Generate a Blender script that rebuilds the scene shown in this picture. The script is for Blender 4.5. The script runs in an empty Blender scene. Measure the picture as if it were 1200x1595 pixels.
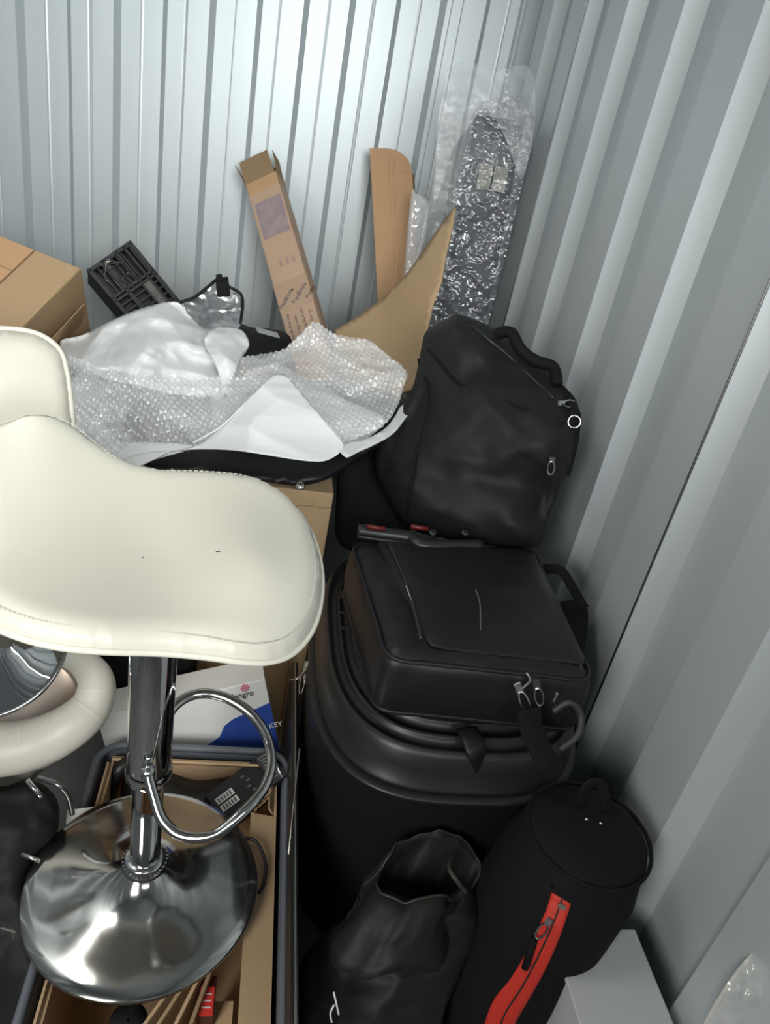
import bpy, bmesh, math, random
import numpy as np
from mathutils import Vector, Matrix, noise
from mathutils.geometry import delaunay_2d_cdt
random.seed(4); rng = np.random.RandomState(7)
S = bpy.context.scene
COL = S.collection

# ------------------------------------------------------------------ camera
FL = 1149.0; EYE = 1.5
Dn = np.array([-440, 2132., FL]); Dn /= np.linalg.norm(Dn)
Yn = np.array([-139, -648., FL]); Yn -= Dn * Yn.dot(Dn); Yn /= np.linalg.norm(Yn)
Xn = np.cross(Dn, Yn); Xn /= np.linalg.norm(Xn)
if Xn[0] < 0: Xn = -Xn
CAM = np.array([0, 0, EYE])
cd = bpy.data.cameras.new('camera'); cam = bpy.data.objects.new('camera', cd); COL.objects.link(cam)
cd.sensor_fit = 'VERTICAL'; cd.sensor_height = 36.0; cd.lens = 36.0 * FL / 1595.0; cd.clip_start = .02
M = Matrix(((Xn[0], -Xn[1], -Xn[2], 0), (Yn[0], -Yn[1], -Yn[2], 0), (-Dn[0], Dn[1], Dn[2], EYE), (0, 0, 0, 1)))
cam.matrix_world = M
S.camera = cam
S.view_settings.view_transform = 'Standard'; S.view_settings.look = 'None'
S.view_settings.gamma = 1; S.view_settings.use_curve_mapping = False
S.view_settings.exposure = 0.0

# ------------------------------------------------------------------ light: daylight through the open roller door behind, one ceiling tube, an added low fill
w = bpy.data.worlds.new('daylight'); S.world = w; w.use_nodes = True
w.node_tree.nodes['Background'].inputs[0].default_value = (.86, .95, 1, 1)
w.node_tree.nodes['Background'].inputs[1].default_value = 0.09

def area(name, loc, target, sx, sy, power, col=(1, 1, 1), spread=180):
    l = bpy.data.lights.new(name, 'AREA'); l.shape = 'RECTANGLE'; l.size = sx; l.size_y = sy; l.energy = power; l.color = col; l.spread = math.radians(spread)
    o = bpy.data.objects.new(name, l); COL.objects.link(o); o.location = loc
    o.rotation_euler = (Vector(target) - Vector(loc)).to_track_quat('-Z', 'Y').to_euler()
    return o
area('door_daylight', (.40, -.9, 1.95), (-.45, 3.0, 1.50), 1.0, .9, 13, (.97, 1, .99), 64)
area('ceiling_lamp', (-.75, 1.0, 2.42), (-.40, 1.3, 0), .5, 1.0, 10.5, (1, .97, .90))

area('fill_low_left', (-.75, -.7, 1.35), (.0, .9, .35), .5, 1.0, 8, (1, .98, .94), 100)  # added fill lamp, brightens the crate and carton from front left

# ------------------------------------------------------------------ numbers to places
def ray(px, py):
    r = np.array([px - 600, py - 797.5, FL]); return np.array([r @ Xn, r @ Yn, -(r @ Dn)])
def at(px, py, y=None, z=None, x=None):
    d = ray(px, py)
    t = y / d[1] if y is not None else (x / d[0] if x is not None else (z - EYE) / d[2])
    return CAM + t * d

# ------------------------------------------------------------------ materials
MATS = {}
def mat(name, col, rough=.5, metal=0, spec=.5, bump=None, vary=None, coat=0, stretch=None, sheen=0):
    if name in MATS: return MATS[name]
    m = bpy.data.materials.new(name); m.use_nodes = True; nt = m.node_tree; b = nt.nodes['Principled BSDF']
    b.inputs['Base Color'].default_value = (*col, 1); b.inputs['Roughness'].default_value = rough
    b.inputs['Metallic'].default_value = metal; b.inputs['Specular IOR Level'].default_value = spec
    b.inputs['Coat Weight'].default_value = coat; b.inputs['Coat Roughness'].default_value = .15
    if sheen: b.inputs['Sheen Weight'].default_value = sheen
    tc = nt.nodes.new('ShaderNodeTexCoord'); mp = nt.nodes.new('ShaderNodeMapping'); nt.links.new(tc.outputs['Object'], mp.inputs[0])
    if stretch: mp.inputs['Scale'].default_value = stretch
    if vary:
        n = nt.nodes.new('ShaderNodeTexNoise'); n.inputs['Scale'].default_value = vary[0]; n.inputs['Detail'].default_value = 5
        nt.links.new(mp.outputs[0], n.inputs['Vector'])
        r = nt.nodes.new('ShaderNodeValToRGB'); c2 = vary[1]
        r.color_ramp.elements[0].position = .3; r.color_ramp.elements[1].position = .72
        r.color_ramp.elements[0].color = (*c2, 1); r.color_ramp.elements[1].color = (*col, 1)
        nt.links.new(n.outputs['Fac'], r.inputs[0]); nt.links.new(r.outputs[0], b.inputs['Base Color'])
    if bump:
        n = nt.nodes.new('ShaderNodeTexNoise'); n.inputs['Scale'].default_value = bump[0]; n.inputs['Detail'].default_value = 4
        nt.links.new(mp.outputs[0], n.inputs['Vector'])
        bp = nt.nodes.new('ShaderNodeBump'); bp.inputs['Strength'].default_value = bump[1]; bp.inputs['Distance'].default_value = bump[2] if len(bump) > 2 else .002
        nt.links.new(n.outputs['Fac'], bp.inputs['Height']); nt.links.new(bp.outputs[0], b.inputs['Normal'])
    MATS[name] = m; return m
def film(name, col, alpha, rough=.15, bump=None):
    m = mat(name, col, rough, 0, .8, bump, coat=1); nt = m.node_tree; nt.nodes['Principled BSDF'].inputs['IOR'].default_value = 1.9
    b = nt.nodes['Principled BSDF']; out = nt.nodes['Material Output']
    t = nt.nodes.new('ShaderNodeBsdfTransparent'); mx = nt.nodes.new('ShaderNodeMixShader'); mx.inputs[0].default_value = alpha
    nt.links.new(t.outputs[0], mx.inputs[1]); nt.links.new(b.outputs[0], mx.inputs[2]); nt.links.new(mx.outputs[0], out.inputs[0])
    return m
STEEL = mat('painted_steel', (.57, .625, .65), .42, .28, .5, bump=(9, .25, .004), stretch=(1, 1, .25), vary=(3, (.565, .61, .625)))
FLOOR = mat('concrete', (.16, .16, .16), .8, vary=(6, (.11, .11, .11)), bump=(40, .3))
CREAM = mat('cream_leatherette', (.67, .65, .57), .42, bump=(260, .12, .0006), vary=(3, (.63, .61, .53)))
CREAMP = mat('cream_piping', (.71, .69, .60), .4)
CHROME = mat('chrome', (.78, .79, .80), .045, 1, vary=(8, (.70, .71, .72)))
CHROMEB = mat('smudged_chrome', (.56, .56, .555), .12, 1, bump=(5, .25, .004), vary=(7, (.46, .46, .45)))
CHROMED = mat('scuffed_chrome', (.62, .62, .62), .16, 1, bump=(14, .12, .002), vary=(6, (.5, .5, .5)))
DKMETAL = mat('dull_metal', (.3, .3, .3), .3, 1)
SILV = mat('zipper_metal', (.65, .64, .6), .25, 1)
CARD = mat('cardboard', (.47, .33, .19), .72, vary=(2.5, (.43, .295, .165)), bump=(30, .15, .001), stretch=(1, 1, 3))
CARD2 = mat('cardboard_dark', (.36, .245, .135), .75, vary=(4, (.31, .20, .11)), bump=(30, .15, .001))
CARDO = mat('cardboard_orange', (.56, .345, .19), .7, vary=(3, (.52, .31, .165)), bump=(20, .1, .001))
CARDF = mat('cardboard_inner', (.60, .42, .25), .75, vary=(5, (.54, .37, .21)))
TAPE = mat('brown_tape', (.50, .30, .15), .25, coat=.5)
INK = mat('brown_ink', (.12, .05, .03), .7)
INKB = mat('black_ink', (.02, .02, .02), .6)
NYLON = mat('black_nylon', (.014, .014, .0145), .62, 0, .28, bump=(520, .25, .0005), vary=(5, (.010, .010, .011)))
NYLON2 = mat('charcoal_nylon', (.013, .012, .015), .45, 0, .35, bump=(420, .25, .0005), vary=(5, (.008, .007, .010)))
FABRIC = mat('black_fabric', (.007, .0068, .008), .8, 0, .2, bump=(300, .3, .0006))
BPLAS = mat('black_plastic', (.016, .016, .0165), .40, 0, .5, bump=(60, .05, .0005))
CPLAS = mat('crate_plastic', (.02, .021, .025), .4, 0, .5)
BLEATH = mat('black_leather', (.014, .012, .011), .38, 0, .5, bump=(120, .2, .001))
BINBAG = mat('black_coated_cloth', (.012, .011, .010), .62, 0, .4, bump=(60, .35, .003))
GREYP = mat('grey_plastic', (.13, .145, .17), .45, 0, .5)
WLIN = mat('white_lining', (.72, .735, .74), .30, 0, .5, bump=(14, .25, .004))
FOIL = mat('silver_foil', (.75, .76, .77), .28, .9, .5, bump=(90, .5, .002))
RED = mat('red_zip_tape', (.60, .035, .02), .6)
REDL = mat('red_print', (.75, .05, .04), .5)
WHITE = mat('white_card', (.78, .79, .77), .6)
PANEL = mat('grey_white_board', (.50, .51, .53), .5)
BLUE = mat('blue_print', (.03, .075, .36), .45)
PINK = mat('magenta_print', (.65, .06, .18), .5)
PURP = mat('faded_purple_label', (.22, .13, .19), .45, vary=(25, (.40, .27, .24)), stretch=(1, 1, .3))
LABEL = mat('pale_label', (.62, .62, .5), .5, vary=(60, (.45, .45, .36)))
FOAM = mat('grey_foam', (.055, .058, .068), .5, bump=(50, .5, .004), vary=(14, (.03, .03, .035)))
BUBBLE = film('bubble_film', (.95, .97, .98), .42, .05)
BUBBLEC = film('clear_bubble_film', (.86, .88, .9), .25, .07, bump=(130, 1.0, .004))
BUBBLED = film('thin_bubble_film', (.20, .21, .24), .45, .09, bump=(60, .7, .004))
CLING = film('cling_film', (.9, .9, .92), .16, .1, bump=(25, .9, .01))
CLEAR = film('clear_plastic', (.80, .81, .77), .55, .2, bump=(12, .6, .01))

# ------------------------------------------------------------------ object helpers
def wloc(o):
    v = np.zeros(3)
    while o is not None: v += np.array(o.location); o = o.parent
    return v
def obj(name, V, F, m, parent=None, smooth=False, origin=None, bevel=0, sub=0, solid=0, segs=2):
    V = np.array(V, float)
    if parent is not None: off = wloc(parent); loc = (0, 0, 0)
    else:
        if origin is None: origin = ((V[:, 0].min() + V[:, 0].max()) / 2, (V[:, 1].min() + V[:, 1].max()) / 2, V[:, 2].min())
        off = np.array(origin); loc = tuple(off)
    me = bpy.data.meshes.new(name); me.from_pydata([tuple(v) for v in (V - off)], [], [tuple(int(i) for i in f) for f in F])
    me.validate(); bm = bmesh.new(); bm.from_mesh(me); bmesh.ops.remove_doubles(bm, verts=bm.verts, dist=1e-6)
    bmesh.ops.recalc_face_normals(bm, faces=bm.faces); bm.to_mesh(me); bm.free()
    for p in me.polygons: p.use_smooth = smooth
    me.materials.append(m); o = bpy.data.objects.new(name, me); COL.objects.link(o); o.location = loc
    if parent is not None: o.parent = parent
    if solid: s = o.modifiers.new('s', 'SOLIDIFY'); s.thickness = solid; s.offset = 0
    if bevel:
        b = o.modifiers.new('b', 'BEVEL'); b.width = bevel; b.segments = segs; b.limit_method = 'ANGLE'; b.angle_limit = .6
    if sub: s = o.modifiers.new('u', 'SUBSURF'); s.levels = sub; s.render_levels = sub
    return o
def thing(name, label, cat, loc, group=None):
    o = bpy.data.objects.new(name, None); COL.objects.link(o); o.location = tuple(float(v) for v in loc)
    o.empty_display_size = .05; return tag(o, label, cat, group)
def tag(o, label, cat, group=None, kind=None):
    o['label'] = label; o['category'] = cat
    if group: o['group'] = group
    if kind: o['kind'] = kind
    return o
def struct(o): o['kind'] = 'structure'; return o
class MB:
    def __init__(s): s.V = []; s.F = []
    def add(s, V, F):
        n = len(s.V); s.V += [tuple(v) for v in V]; s.F += [tuple(i + n for i in f) for f in F]; return s
    def box(s, lo, hi):
        a, b = lo, hi
        V = [(x, y, z) for x in (a[0], b[0]) for y in (a[1], b[1]) for z in (a[2], b[2])]
        return s.add(V, [(0, 1, 3, 2), (4, 6, 7, 5), (0, 4, 5, 1), (2, 3, 7, 6), (0, 2, 6, 4), (1, 5, 7, 3)])
    def hexa(s, P0, u, v, n):
        P0, u, v, n = map(np.array, (P0, u, v, n))
        V = [P0 + a * u + b * v + c * n for a in (0, 1) for b in (0, 1) for c in (0, 1)]
        return s.add(V, [(0, 1, 3, 2), (4, 6, 7, 5), (0, 4, 5, 1), (2, 3, 7, 6), (0, 2, 6, 4), (1, 5, 7, 3)])
    def tube(s, P, r, n=12, closed=False, flat=None):
        P = [np.array(p, float) for p in P]; k = len(P); R = r if hasattr(r, '__len__') else [r] * k
        V = []; F = []; up = None
        for i in range(k):
            a = P[(i - 1) % k] if (closed or i > 0) else P[i]; b = P[(i + 1) % k] if (closed or i < k - 1) else P[i]
            t = b - a; t /= (np.linalg.norm(t) + 1e-12)
            if up is None:
                up = np.array([0, 0, 1.]) if abs(t[2]) < .9 else np.array([0, 1., 0])
                if flat is not None: up = np.array(flat, float)
            u = up - t * up.dot(t); u /= (np.linalg.norm(u) + 1e-12); up = u if flat is None else up; w_ = np.cross(t, u)
            for j in range(n):
                q = 2 * math.pi * j / n; fa = 1 if flat is None else .22
                V.append(P[i] + R[i] * (math.cos(q) * u * fa + math.sin(q) * w_))
        for i in range(k if closed else k - 1):
            for j in range(n):
                F.append((i * n + j, i * n + (j + 1) % n, ((i + 1) % k) * n + (j + 1) % n, ((i + 1) % k) * n + j))
        if not closed: F.append(tuple(range(n))[::-1]); F.append(tuple(range((k - 1) * n, k * n)))
        return s.add(V, F)
    def lathe(s, prof, c, axis=(0, 0, 1), n=48, cap=False):
        ax = Vector(axis).normalized(); q = Vector((0, 0, 1)).rotation_difference(ax).to_matrix(); V = []; F = []
        for r, z in prof:
            for j in range(n):
                a = 2 * math.pi * j / n; V.append(tuple(np.array(c) + np.array(q @ Vector((r * math.cos(a), r * math.sin(a), z)))))
        for i in range(len(prof) - 1):
            for j in range(n): F.append((i * n + j, i * n + (j + 1) % n, (i + 1) * n + (j + 1) % n, (i + 1) * n + j))
        if cap: F.append(tuple(range(n))); F.append(tuple(range((len(prof) - 1) * n, len(prof) * n)))
        return s.add(V, F)
    def build(s, name, m, parent=None, **k): return obj(name, s.V, s.F, m, parent, **k)
def spline(P, n=8, closed=False):
    P = [np.array(p, float) for p in P]; k = len(P); out = []
    g = (lambda i: P[i % k]) if closed else (lambda i: P[min(max(i, 0), k - 1)])
    for i in range(k if closed else k - 1):
        a, b, c, d = g(i - 1), g(i), g(i + 1), g(i + 2)
        for j in range(n):
            t = j / n; out.append(.5 * (2 * b + (c - a) * t + (2 * a - 5 * b + 4 * c - d) * t * t + (3 * b - a - 3 * c + d) * t ** 3))
    if not closed: out.append(P[-1])
    return out
def norm(v): v = np.array(v, float); return v / np.linalg.norm(v)
def atd(px, py, d): return CAM + norm(ray(px, py)) * d
def frame(P0, Pu, Pv, depth, keep='u'):
    """corner, edge vectors u, v (squared up) and n pointing away from the viewer"""
    P0 = np.array(P0); u = np.array(Pu) - P0; v = np.array(Pv) - P0; uh = norm(u)
    if keep == 'u': v = v - uh * v.dot(uh)
    else: vh = norm(v); u = u - vh * vh.dot(u)
    n = norm(np.cross(u, v))
    if n.dot(P0 - CAM) < 0: n = -n
    return P0, u, v, n * depth
def tps(ctrl):
    """smooth depth (world Y) over the picture from control points (px,py,Y)"""
    c = np.array(ctrl, float); xy = c[:, :2] / 500.; n = len(c)
    def U(d): d = np.maximum(d, 1e-9); return d * d * np.log(d)
    if n < 4:
        A = np.c_[xy, np.ones(n)]; sol = np.linalg.lstsq(A, c[:, 2], rcond=None)[0]
        return lambda p: np.c_[p / 500., np.ones(len(p))] @ sol
    K = U(np.linalg.norm(xy[:, None] - xy[None], axis=2)) + 1e-4 * np.eye(n); Pm = np.c_[np.ones(n), xy]
    A = np.zeros((n + 3, n + 3)); A[:n, :n] = K; A[:n, n:] = Pm; A[n:, :n] = Pm.T
    sol = np.linalg.solve(A, np.r_[c[:, 2], 0, 0, 0])
    return lambda p: U(np.linalg.norm((p / 500.)[:, None] - xy[None], axis=2)) @ sol[:n] + np.c_[np.ones(len(p)), p / 500.] @ sol[n:]
def fill(outline, step, smooth=True, sn=6):
    """triangulate a closed outline -> points (N,2), faces, boundary count"""
    if smooth: O = np.array(spline([np.r_[p, 0] for p in outline], sn, True))[:, :2]
    else: O = np.array(outline, float)
    B = []
    for i in range(len(O)):
        a, b = O[i], O[(i + 1) % len(O)]; k = max(1, int(np.linalg.norm(b - a) / step))
        for j in range(k): B.append(a + (b - a) * j / k)
    B = np.array(B); x0, y0 = B.min(0); x1, y1 = B.max(0); G = []
    h = step * .866
    for r, y in enumerate(np.arange(y0 + h / 2, y1, h)):
        for x in np.arange(x0 + (r % 2) * step / 2, x1, step): G.append((x, y))
    G = np.array(G); ins = np.zeros(len(G), bool)
    for i in range(len(B)):
        a, b = B[i], B[(i + 1) % len(B)]
        c = (a[1] > G[:, 1]) != (b[1] > G[:, 1])
        with np.errstate(divide='ignore', invalid='ignore'):
            xi = (b[0] - a[0]) * (G[:, 1] - a[1]) / (b[1] - a[1]) + a[0]
        ins ^= c & (G[:, 0] < xi)
    G = G[ins]
    d = np.full(len(G), 1e9)
    for i in range(0, len(B), 200): d = np.minimum(d, np.linalg.norm(G[:, None] - B[None, i:i + 200], axis=2).min(1))
    G = G[d > step * .55]; d = d[d > step * .55]
    P = np.r_[B, G]; D = np.r_[np.zeros(len(B)), d]; nb = len(B)
    r = delaunay_2d_cdt([Vector(p) for p in P], [(i, (i + 1) % nb) for i in range(nb)], [], 1, 1e-4)
    Pv = np.array([(v.x, v.y) for v in r[0]]); src = r[3]
    Dv = np.array([D[s[0]] if s else 0 for s in src]); isb = [any(q < nb for q in s) if s else True for s in src]
    return Pv, [tuple(f) for f in r[2]], Dv, isb
def fbm(P, sc, seed=0, oct=3):
    o = Vector((seed * 7.3, seed * 3.1, seed * 5.7)); out = np.zeros(len(P))
    for i, p in enumerate(P): out[i] = noise.fractal(Vector(p) * sc + o, 1.0, 2.0, oct)
    return out
def crease(P, sc, seed=0):
    """sharp-ridged folds, from distance to scattered cells"""
    o = Vector((seed * 2.3, seed * 9.1, seed * 4.7)); out = np.zeros(len(P))
    for i, p in enumerate(P):
        q = Vector(p) * sc + o; q = q + Vector((noise.noise(q * .7), noise.noise(q * .7 + Vector((5, 5, 5))), 0)) * .6
        d, _ = noise.voronoi(q); out[i] = d[1] - d[0]
    return out
def folds(P, sc, seed=0, st=(1, 1, 1)):
    o = Vector((seed * 3.3, seed * 1.7, seed * 8.7)); out = np.zeros(len(P))
    for i, p in enumerate(P):
        q = Vector((p[0] * st[0], p[1] * st[1], p[2] * st[2])) * sc + o
        q = q + Vector((noise.noise(q * .6), noise.noise(q * .6 + Vector((9, 2, 4))), 0)) * .5
        out[i] = 1 - 2.2 * abs(noise.noise(q)) + .35 * (1 - 2 * abs(noise.noise(q * 2.3)))
    return out
def wrinkle(P, kind, sc, seed):
    if kind == 'c': return crease(P, sc, seed)
    if kind == 'v':
        o = Vector((seed * 2.3, seed * 9.1, seed * 4.7)); out = np.zeros(len(P))
        for i, p in enumerate(P):
            q = Vector((p[0] * .8, p[1] * .8, p[2] * 1.2)) * sc + o; q = q + Vector((noise.noise(q * .5), noise.noise(q * .5 + Vector((5, 5, 5))), 0)) * .9
            out[i] = noise.voronoi(q)[0][0] - .5
        return out
    if kind == 'f': return folds(P, sc, seed)
    if kind == 'g': return folds(P, sc, seed, (.45, 1.3, 1.3))
    return fbm(P, sc, seed)
def hexbub(U, Vv, a):
    """height 0..1 of bubbles in a hexagonal pattern of pitch a"""
    best = np.full(len(U), 9.)
    for ox, oy in ((0, 0), (.5, .866)):
        x = U / a - ox; y = Vv / a - oy
        y2 = y / 1.732; best = np.minimum(best, np.hypot(x - np.round(x), (y2 - np.round(y2)) * 1.732))
    return np.sqrt(np.maximum(0, 1 - (best / .40) ** 2))
def depthpts(p2, depth):
    Yv = depth(p2); return np.array([at(p[0], p[1], y=yy) for p, yy in zip(p2, Yv)])
def patch(name, outline, ctrl, step, m, parent, wr=(), bub=0, bubh=.003, smooth=True, solid=.0015, fade=True, clip=None):
    """a sheet of cloth or film: outline traced, draped at its own depth, folded, given thickness"""
    p2, F, D, isb = fill(outline, step, smooth); dep = tps(ctrl); P = depthpts(p2, dep)
    view = P - CAM; view /= np.linalg.norm(view, axis=1)[:, None]
    h = np.zeros(len(P))
    for kind, sc, amp, seed in wr:
        h += amp * wrinkle(P, kind, sc, seed)
    P = P - view * h[:, None]
    if bub:
        c = P.mean(0); _, _, Wt = np.linalg.svd((P - c)[::7], full_matrices=False); q = P - c
        uu = q @ Wt[0]; vv = q @ Wt[1]; nn = Wt[2] if Wt[2].dot(c - CAM) < 0 else -Wt[2]
        k = hexbub(uu + .004 * fbm(P, 6, 3, 1), vv, bub) * bubh
        P = P + nn * k[:, None]
    return obj(name, P, F, m, parent, smooth=True, solid=solid)
def blob(name, outline, ctrl, thick, m, parent=None, step=10, edge=60, wr=(), smooth=True, back=1.0, power=.5, sn=6, cuts=None, origin=None):
    """a stuffed soft body: traced silhouette, swollen towards and away from the viewer"""
    p2, F, D, isb = fill(outline, step, smooth, sn); dep = tps(ctrl); P = depthpts(p2, dep)
    pr = np.clip(D / edge, 0, 1); pr = (1 - (1 - pr) ** 2) ** power
    view = P - CAM; view /= np.linalg.norm(view, axis=1)[:, None]
    h = np.zeros(len(P))
    for kind, sc, amp, seed in wr: h += amp * wrinkle(P, kind, sc, seed)
    h *= np.clip(D / (edge * .25), 0, 1)
    Pf = P - view * (thick * pr + h)[:, None]; n = len(P)
    Pb = P + view * (thick * back * pr)[:, None]
    V = list(map(tuple, Pf)); Fo = list(F); idx = {}
    for i in range(n):
        if isb[i]: idx[i] = i
        else: idx[i] = len(V); V.append(tuple(Pb[i]))
    Fo += [tuple(idx[i] for i in f)[::-1] for f in F]
    return obj(name, V, Fo, m, parent, smooth=True, origin=origin), (lambda px, py, lift=0.: surf(px, py, dep, thick, p2, D, edge, power, lift, h))
def surf(px, py, dep, thick, p2, D, edge, power, lift, h):
    i = np.argmin(np.hypot(p2[:, 0] - px, p2[:, 1] - py)); pr = min(D[i] / edge, 1); pr = (1 - (1 - pr) ** 2) ** power
    P = at(px, py, y=float(dep(np.array([[px, py]], float))[0])); v = norm(P - CAM)
    return P - v * (thick * pr + max(h[i], 0) + lift)
def txt(s, P0, u, v, size, m, parent, name='lettering', ext=.0004, bold=0, align='LEFT'):
    """raised print: text running along u with its up direction along -v"""
    cu = bpy.data.curves.new('t', 'FONT'); cu.body = s; cu.size = size; cu.extrude = ext; cu.align_x = align; cu.offset = bold; cu.resolution_u = 3
    o = bpy.data.objects.new('t', cu); COL.objects.link(o); dg = bpy.context.evaluated_depsgraph_get(); dg.update()
    me = bpy.data.meshes.new_from_object(o.evaluated_get(dg)); uh = norm(u); vh = -norm(v); nh = np.cross(uh, vh)
    V = [np.array(P0) + q.co.x * uh + q.co.y * vh + q.co.z * nh for q in me.vertices]; F = [tuple(p.vertices) for p in me.polygons]
    bpy.data.objects.remove(o); bpy.data.curves.remove(cu)
    return obj(name, V, F, m, parent)
def quad_on(fr, a0, b0, a1, b1, lift, m, name, parent, th=.0006):
    """thin print or tape on the front face of a box frame, in fractions of its edges"""
    P0, u, v, n = fr; nh = norm(n)
    return MB().hexa(P0 + a0 * u + b0 * v - nh * (lift + th), (a1 - a0) * u, (b1 - b0) * v, nh * th).build(name, m, parent)

# ------------------------------------------------------------------ the setting
WX = .75; WY = 3.07; LX = -1.12; FY = -1.0; CZ = 2.5
def corrugated(name, a0, a1, phase, P, e, d, place, ribs=True, flip=1):
    """sheet wall with trapezoid ridges; place(a, depth, z)"""
    prof = []; k = math.floor((a0 - phase) / P) - 1
    while phase + k * P < a1 + P:
        s = phase + k * P                          # valley -> ridge -> valley
        h = P / 2
        rb = .0012 if ribs else 0
        for t, dd in ((0, d), (e, 0), (h * .47, 0), (h * .5, rb), (h * .53, 0), (h, 0), (h + e, d), (h + e + (h - e) * .46, d), (h + e + (h - e) * .5, d - rb), (h + e + (h - e) * .54, d)):
            prof.append((s + t, dd))
        k += 1
    prof = sorted([p for p in prof if a0 <= p[0] <= a1]); prof = [(a0, prof[0][1])] + prof + [(a1, prof[-1][1])]
    V = []; F = []
    for a, dd in prof: V += [place(a, dd, 0), place(a, dd, CZ)]
    for i in range(len(prof) - 1): F.append((2 * i, 2 * i + 2, 2 * i + 3, 2 * i + 1))
    o = obj(name, V, F, STEEL, solid=.001); return struct(o)
corrugated('wall_back', LX - .02, WX + .03, -.463 - .012, .3125, .020, .031, lambda a, dd, z: (a, WY + dd, z))
corrugated('wall_right', FY, WY + .02, 2.99 - .02, .317, .030, .038, lambda a, dd, z: (WX + dd, a, z), ribs=False)
corrugated('wall_left', FY, WY + .02, 2.9, .317, .028, .03, lambda a, dd, z: (LX - dd, a, z))
struct(MB().box((LX - .06, FY, -.05), (WX + .06, WY + .06, 0)).build('floor', FLOOR))
struct(MB().box((LX - .06, FY, CZ), (WX + .06, WY + .06, CZ + .04)).build('ceiling', STEEL))
struct(MB().box((WX - .003, WY - .02, 0), (WX + .003, WY + .02, CZ)).build('trim_1', STEEL))
for i, yy in enumerate((2.36, 1.10)):
    struct(MB().tube([(WX - .002, yy, 0), (WX - .002, yy, CZ)], .0022, 6).build('trim_%d' % (i + 2), DKMETAL))
for i, xx in enumerate((-.70, -.39, .235, .50)):
    struct(MB().tube([(xx, WY - .001, 0), (xx, WY - .001, CZ)], .0022, 6).build('trim_%d' % (i + 4), STEEL))

# ------------------------------------------------------------------ cream bar stool in front
def slab(name, outline, ctrl, th, r, m, parent, step=9, under=.6, smooth=True):
    """padded seat: thickness upward and downward with rounded rim"""
    p2, F, D2, isb = fill(outline, step, smooth); dep = tps(ctrl); P = depthpts(p2, dep)
    B = P[np.array(isb)]; D = np.array([np.linalg.norm(B - p, axis=1).min() for p in P])
    pr = np.sqrt(1 - (1 - np.clip(D / r, 0, 1)) ** 2); V = []; idx = {}
    up = np.array([0, 0, 1.])
    V = [tuple(p + up * th * q) for p, q in zip(P, pr)]
    for i in range(len(P)):
        if isb[i]: idx[i] = i
        else: idx[i] = len(V); V.append(tuple(P[i] - up * th * under * pr[i]))
    Fo = list(F) + [tuple(idx[i] for i in f)[::-1] for f in F]
    return obj(name, V, Fo, m, parent, smooth=True), dep
def zc(px, py, z): return (px, py, at(px, py, z=z)[1])
AX = (-.109, .808)
st = thing('bar_stool', 'cream bar stool in front, wavy seat on chrome pole with round footrest loop', 'stool', (AX[0], AX[1], .31), 'cream bar stools')
seat_out = [(-150, 800), (-110, 720), (-50, 682), (0, 668), (40, 653), (75, 654), (110, 668), (150, 697), (195, 724), (250, 737), (320, 741), (390, 750), (435, 770), (470, 802), (492, 845), (502, 895), (498, 945), (483, 985), (455, 1015), (420, 1027), (380, 1027), (320, 1019), (250, 1013), (160, 1010), (90, 1003), (30, 988), (-30, 962), (-90, 925), (-135, 870)]
seat_ctrl = [zc(60, 655, 1.065), zc(0, 670, 1.055), zc(-110, 720, 1.04), zc(110, 670, 1.045), zc(200, 727, .99), zc(320, 741, .965), zc(440, 775, .94), zc(502, 900, .912), zc(450, 1015, .892), zc(320, 1018, .915), zc(160, 1010, .935), zc(0, 975, .945), zc(-130, 880, .96), zc(250, 880, .925), zc(60, 830, .965), zc(400, 890, .938)]
seat, sdep = slab('seat', seat_out, seat_ctrl, .022, .035, CREAM, st, step=9, under=1.0)
rim = spline([np.append(p, 0) for p in seat_out], 8, True); rim3 = depthpts(np.array(rim)[:, :2], sdep)
MB().tube([p - np.array([0, 0, .004]) for p in rim3], .0045, 8, True).build('piping', CREAMP, seat, smooth=True)
cxy = np.array([180, 850]); inn = np.array([p[:2] + norm(cxy - p[:2]) * 13 for p in rim]); in3 = depthpts(inn, sdep)
# stitched seam that follows the rim
mb = MB()
for i in range(0, len(in3) - 1, 1):
    if 1:
        a = in3[i] + np.array([0, 0, .0172]); b = in3[i] * .3 + in3[i + 1] * .7 + np.array([0, 0, .0172])
        mb.tube([a, b], .0008, 5)
mb.build('stitching', mat('seam_thread', (.55, .54, .47), .6), seat)
for (px, py, l) in ((222, 891, 3), (339, 881, 9)):
    a = at(px - l / 2, py, y=float(sdep(np.array([[px, py]], float))[0])) + np.array([0, -.0, .0225]); b = a + np.array([.0007 * l, 0, 0])
    MB().tube([a, b], .0009, 5).build('scuff_mark', INKB, seat)
MB().lathe([(.032, .575), (.032, .93), (.031, .935)], (AX[0], AX[1], 0), n=40, cap=True).build('pole_cover', CHROME, st, smooth=True).modifiers.new('e', 'EDGE_SPLIT')
MB().lathe([(.024, .36), (.024, .60)], (AX[0], AX[1], 0), n=40, cap=True).build('pole', CHROME, st, smooth=True).modifiers.new('e', 'EDGE_SPLIT')
MB().lathe([(.0335, .574), (.0345, .577), (.0345, .590), (.0335, .593)], (AX[0], AX[1], 0), n=40).build('pole_ring', CHROME, st, smooth=True)
base = MB().lathe([(.002, .306), (.184, .304), (.188, .306), (.189, .310), (.186, .3135), (.17, .318), (.14, .324), (.11, .330), (.085, .337), (.065, .345), (.05, .354), (.04, .363), (.034, .370)], (AX[0], AX[1], 0), n=96).build('base', CHROMEB, st, smooth=True)
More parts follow.
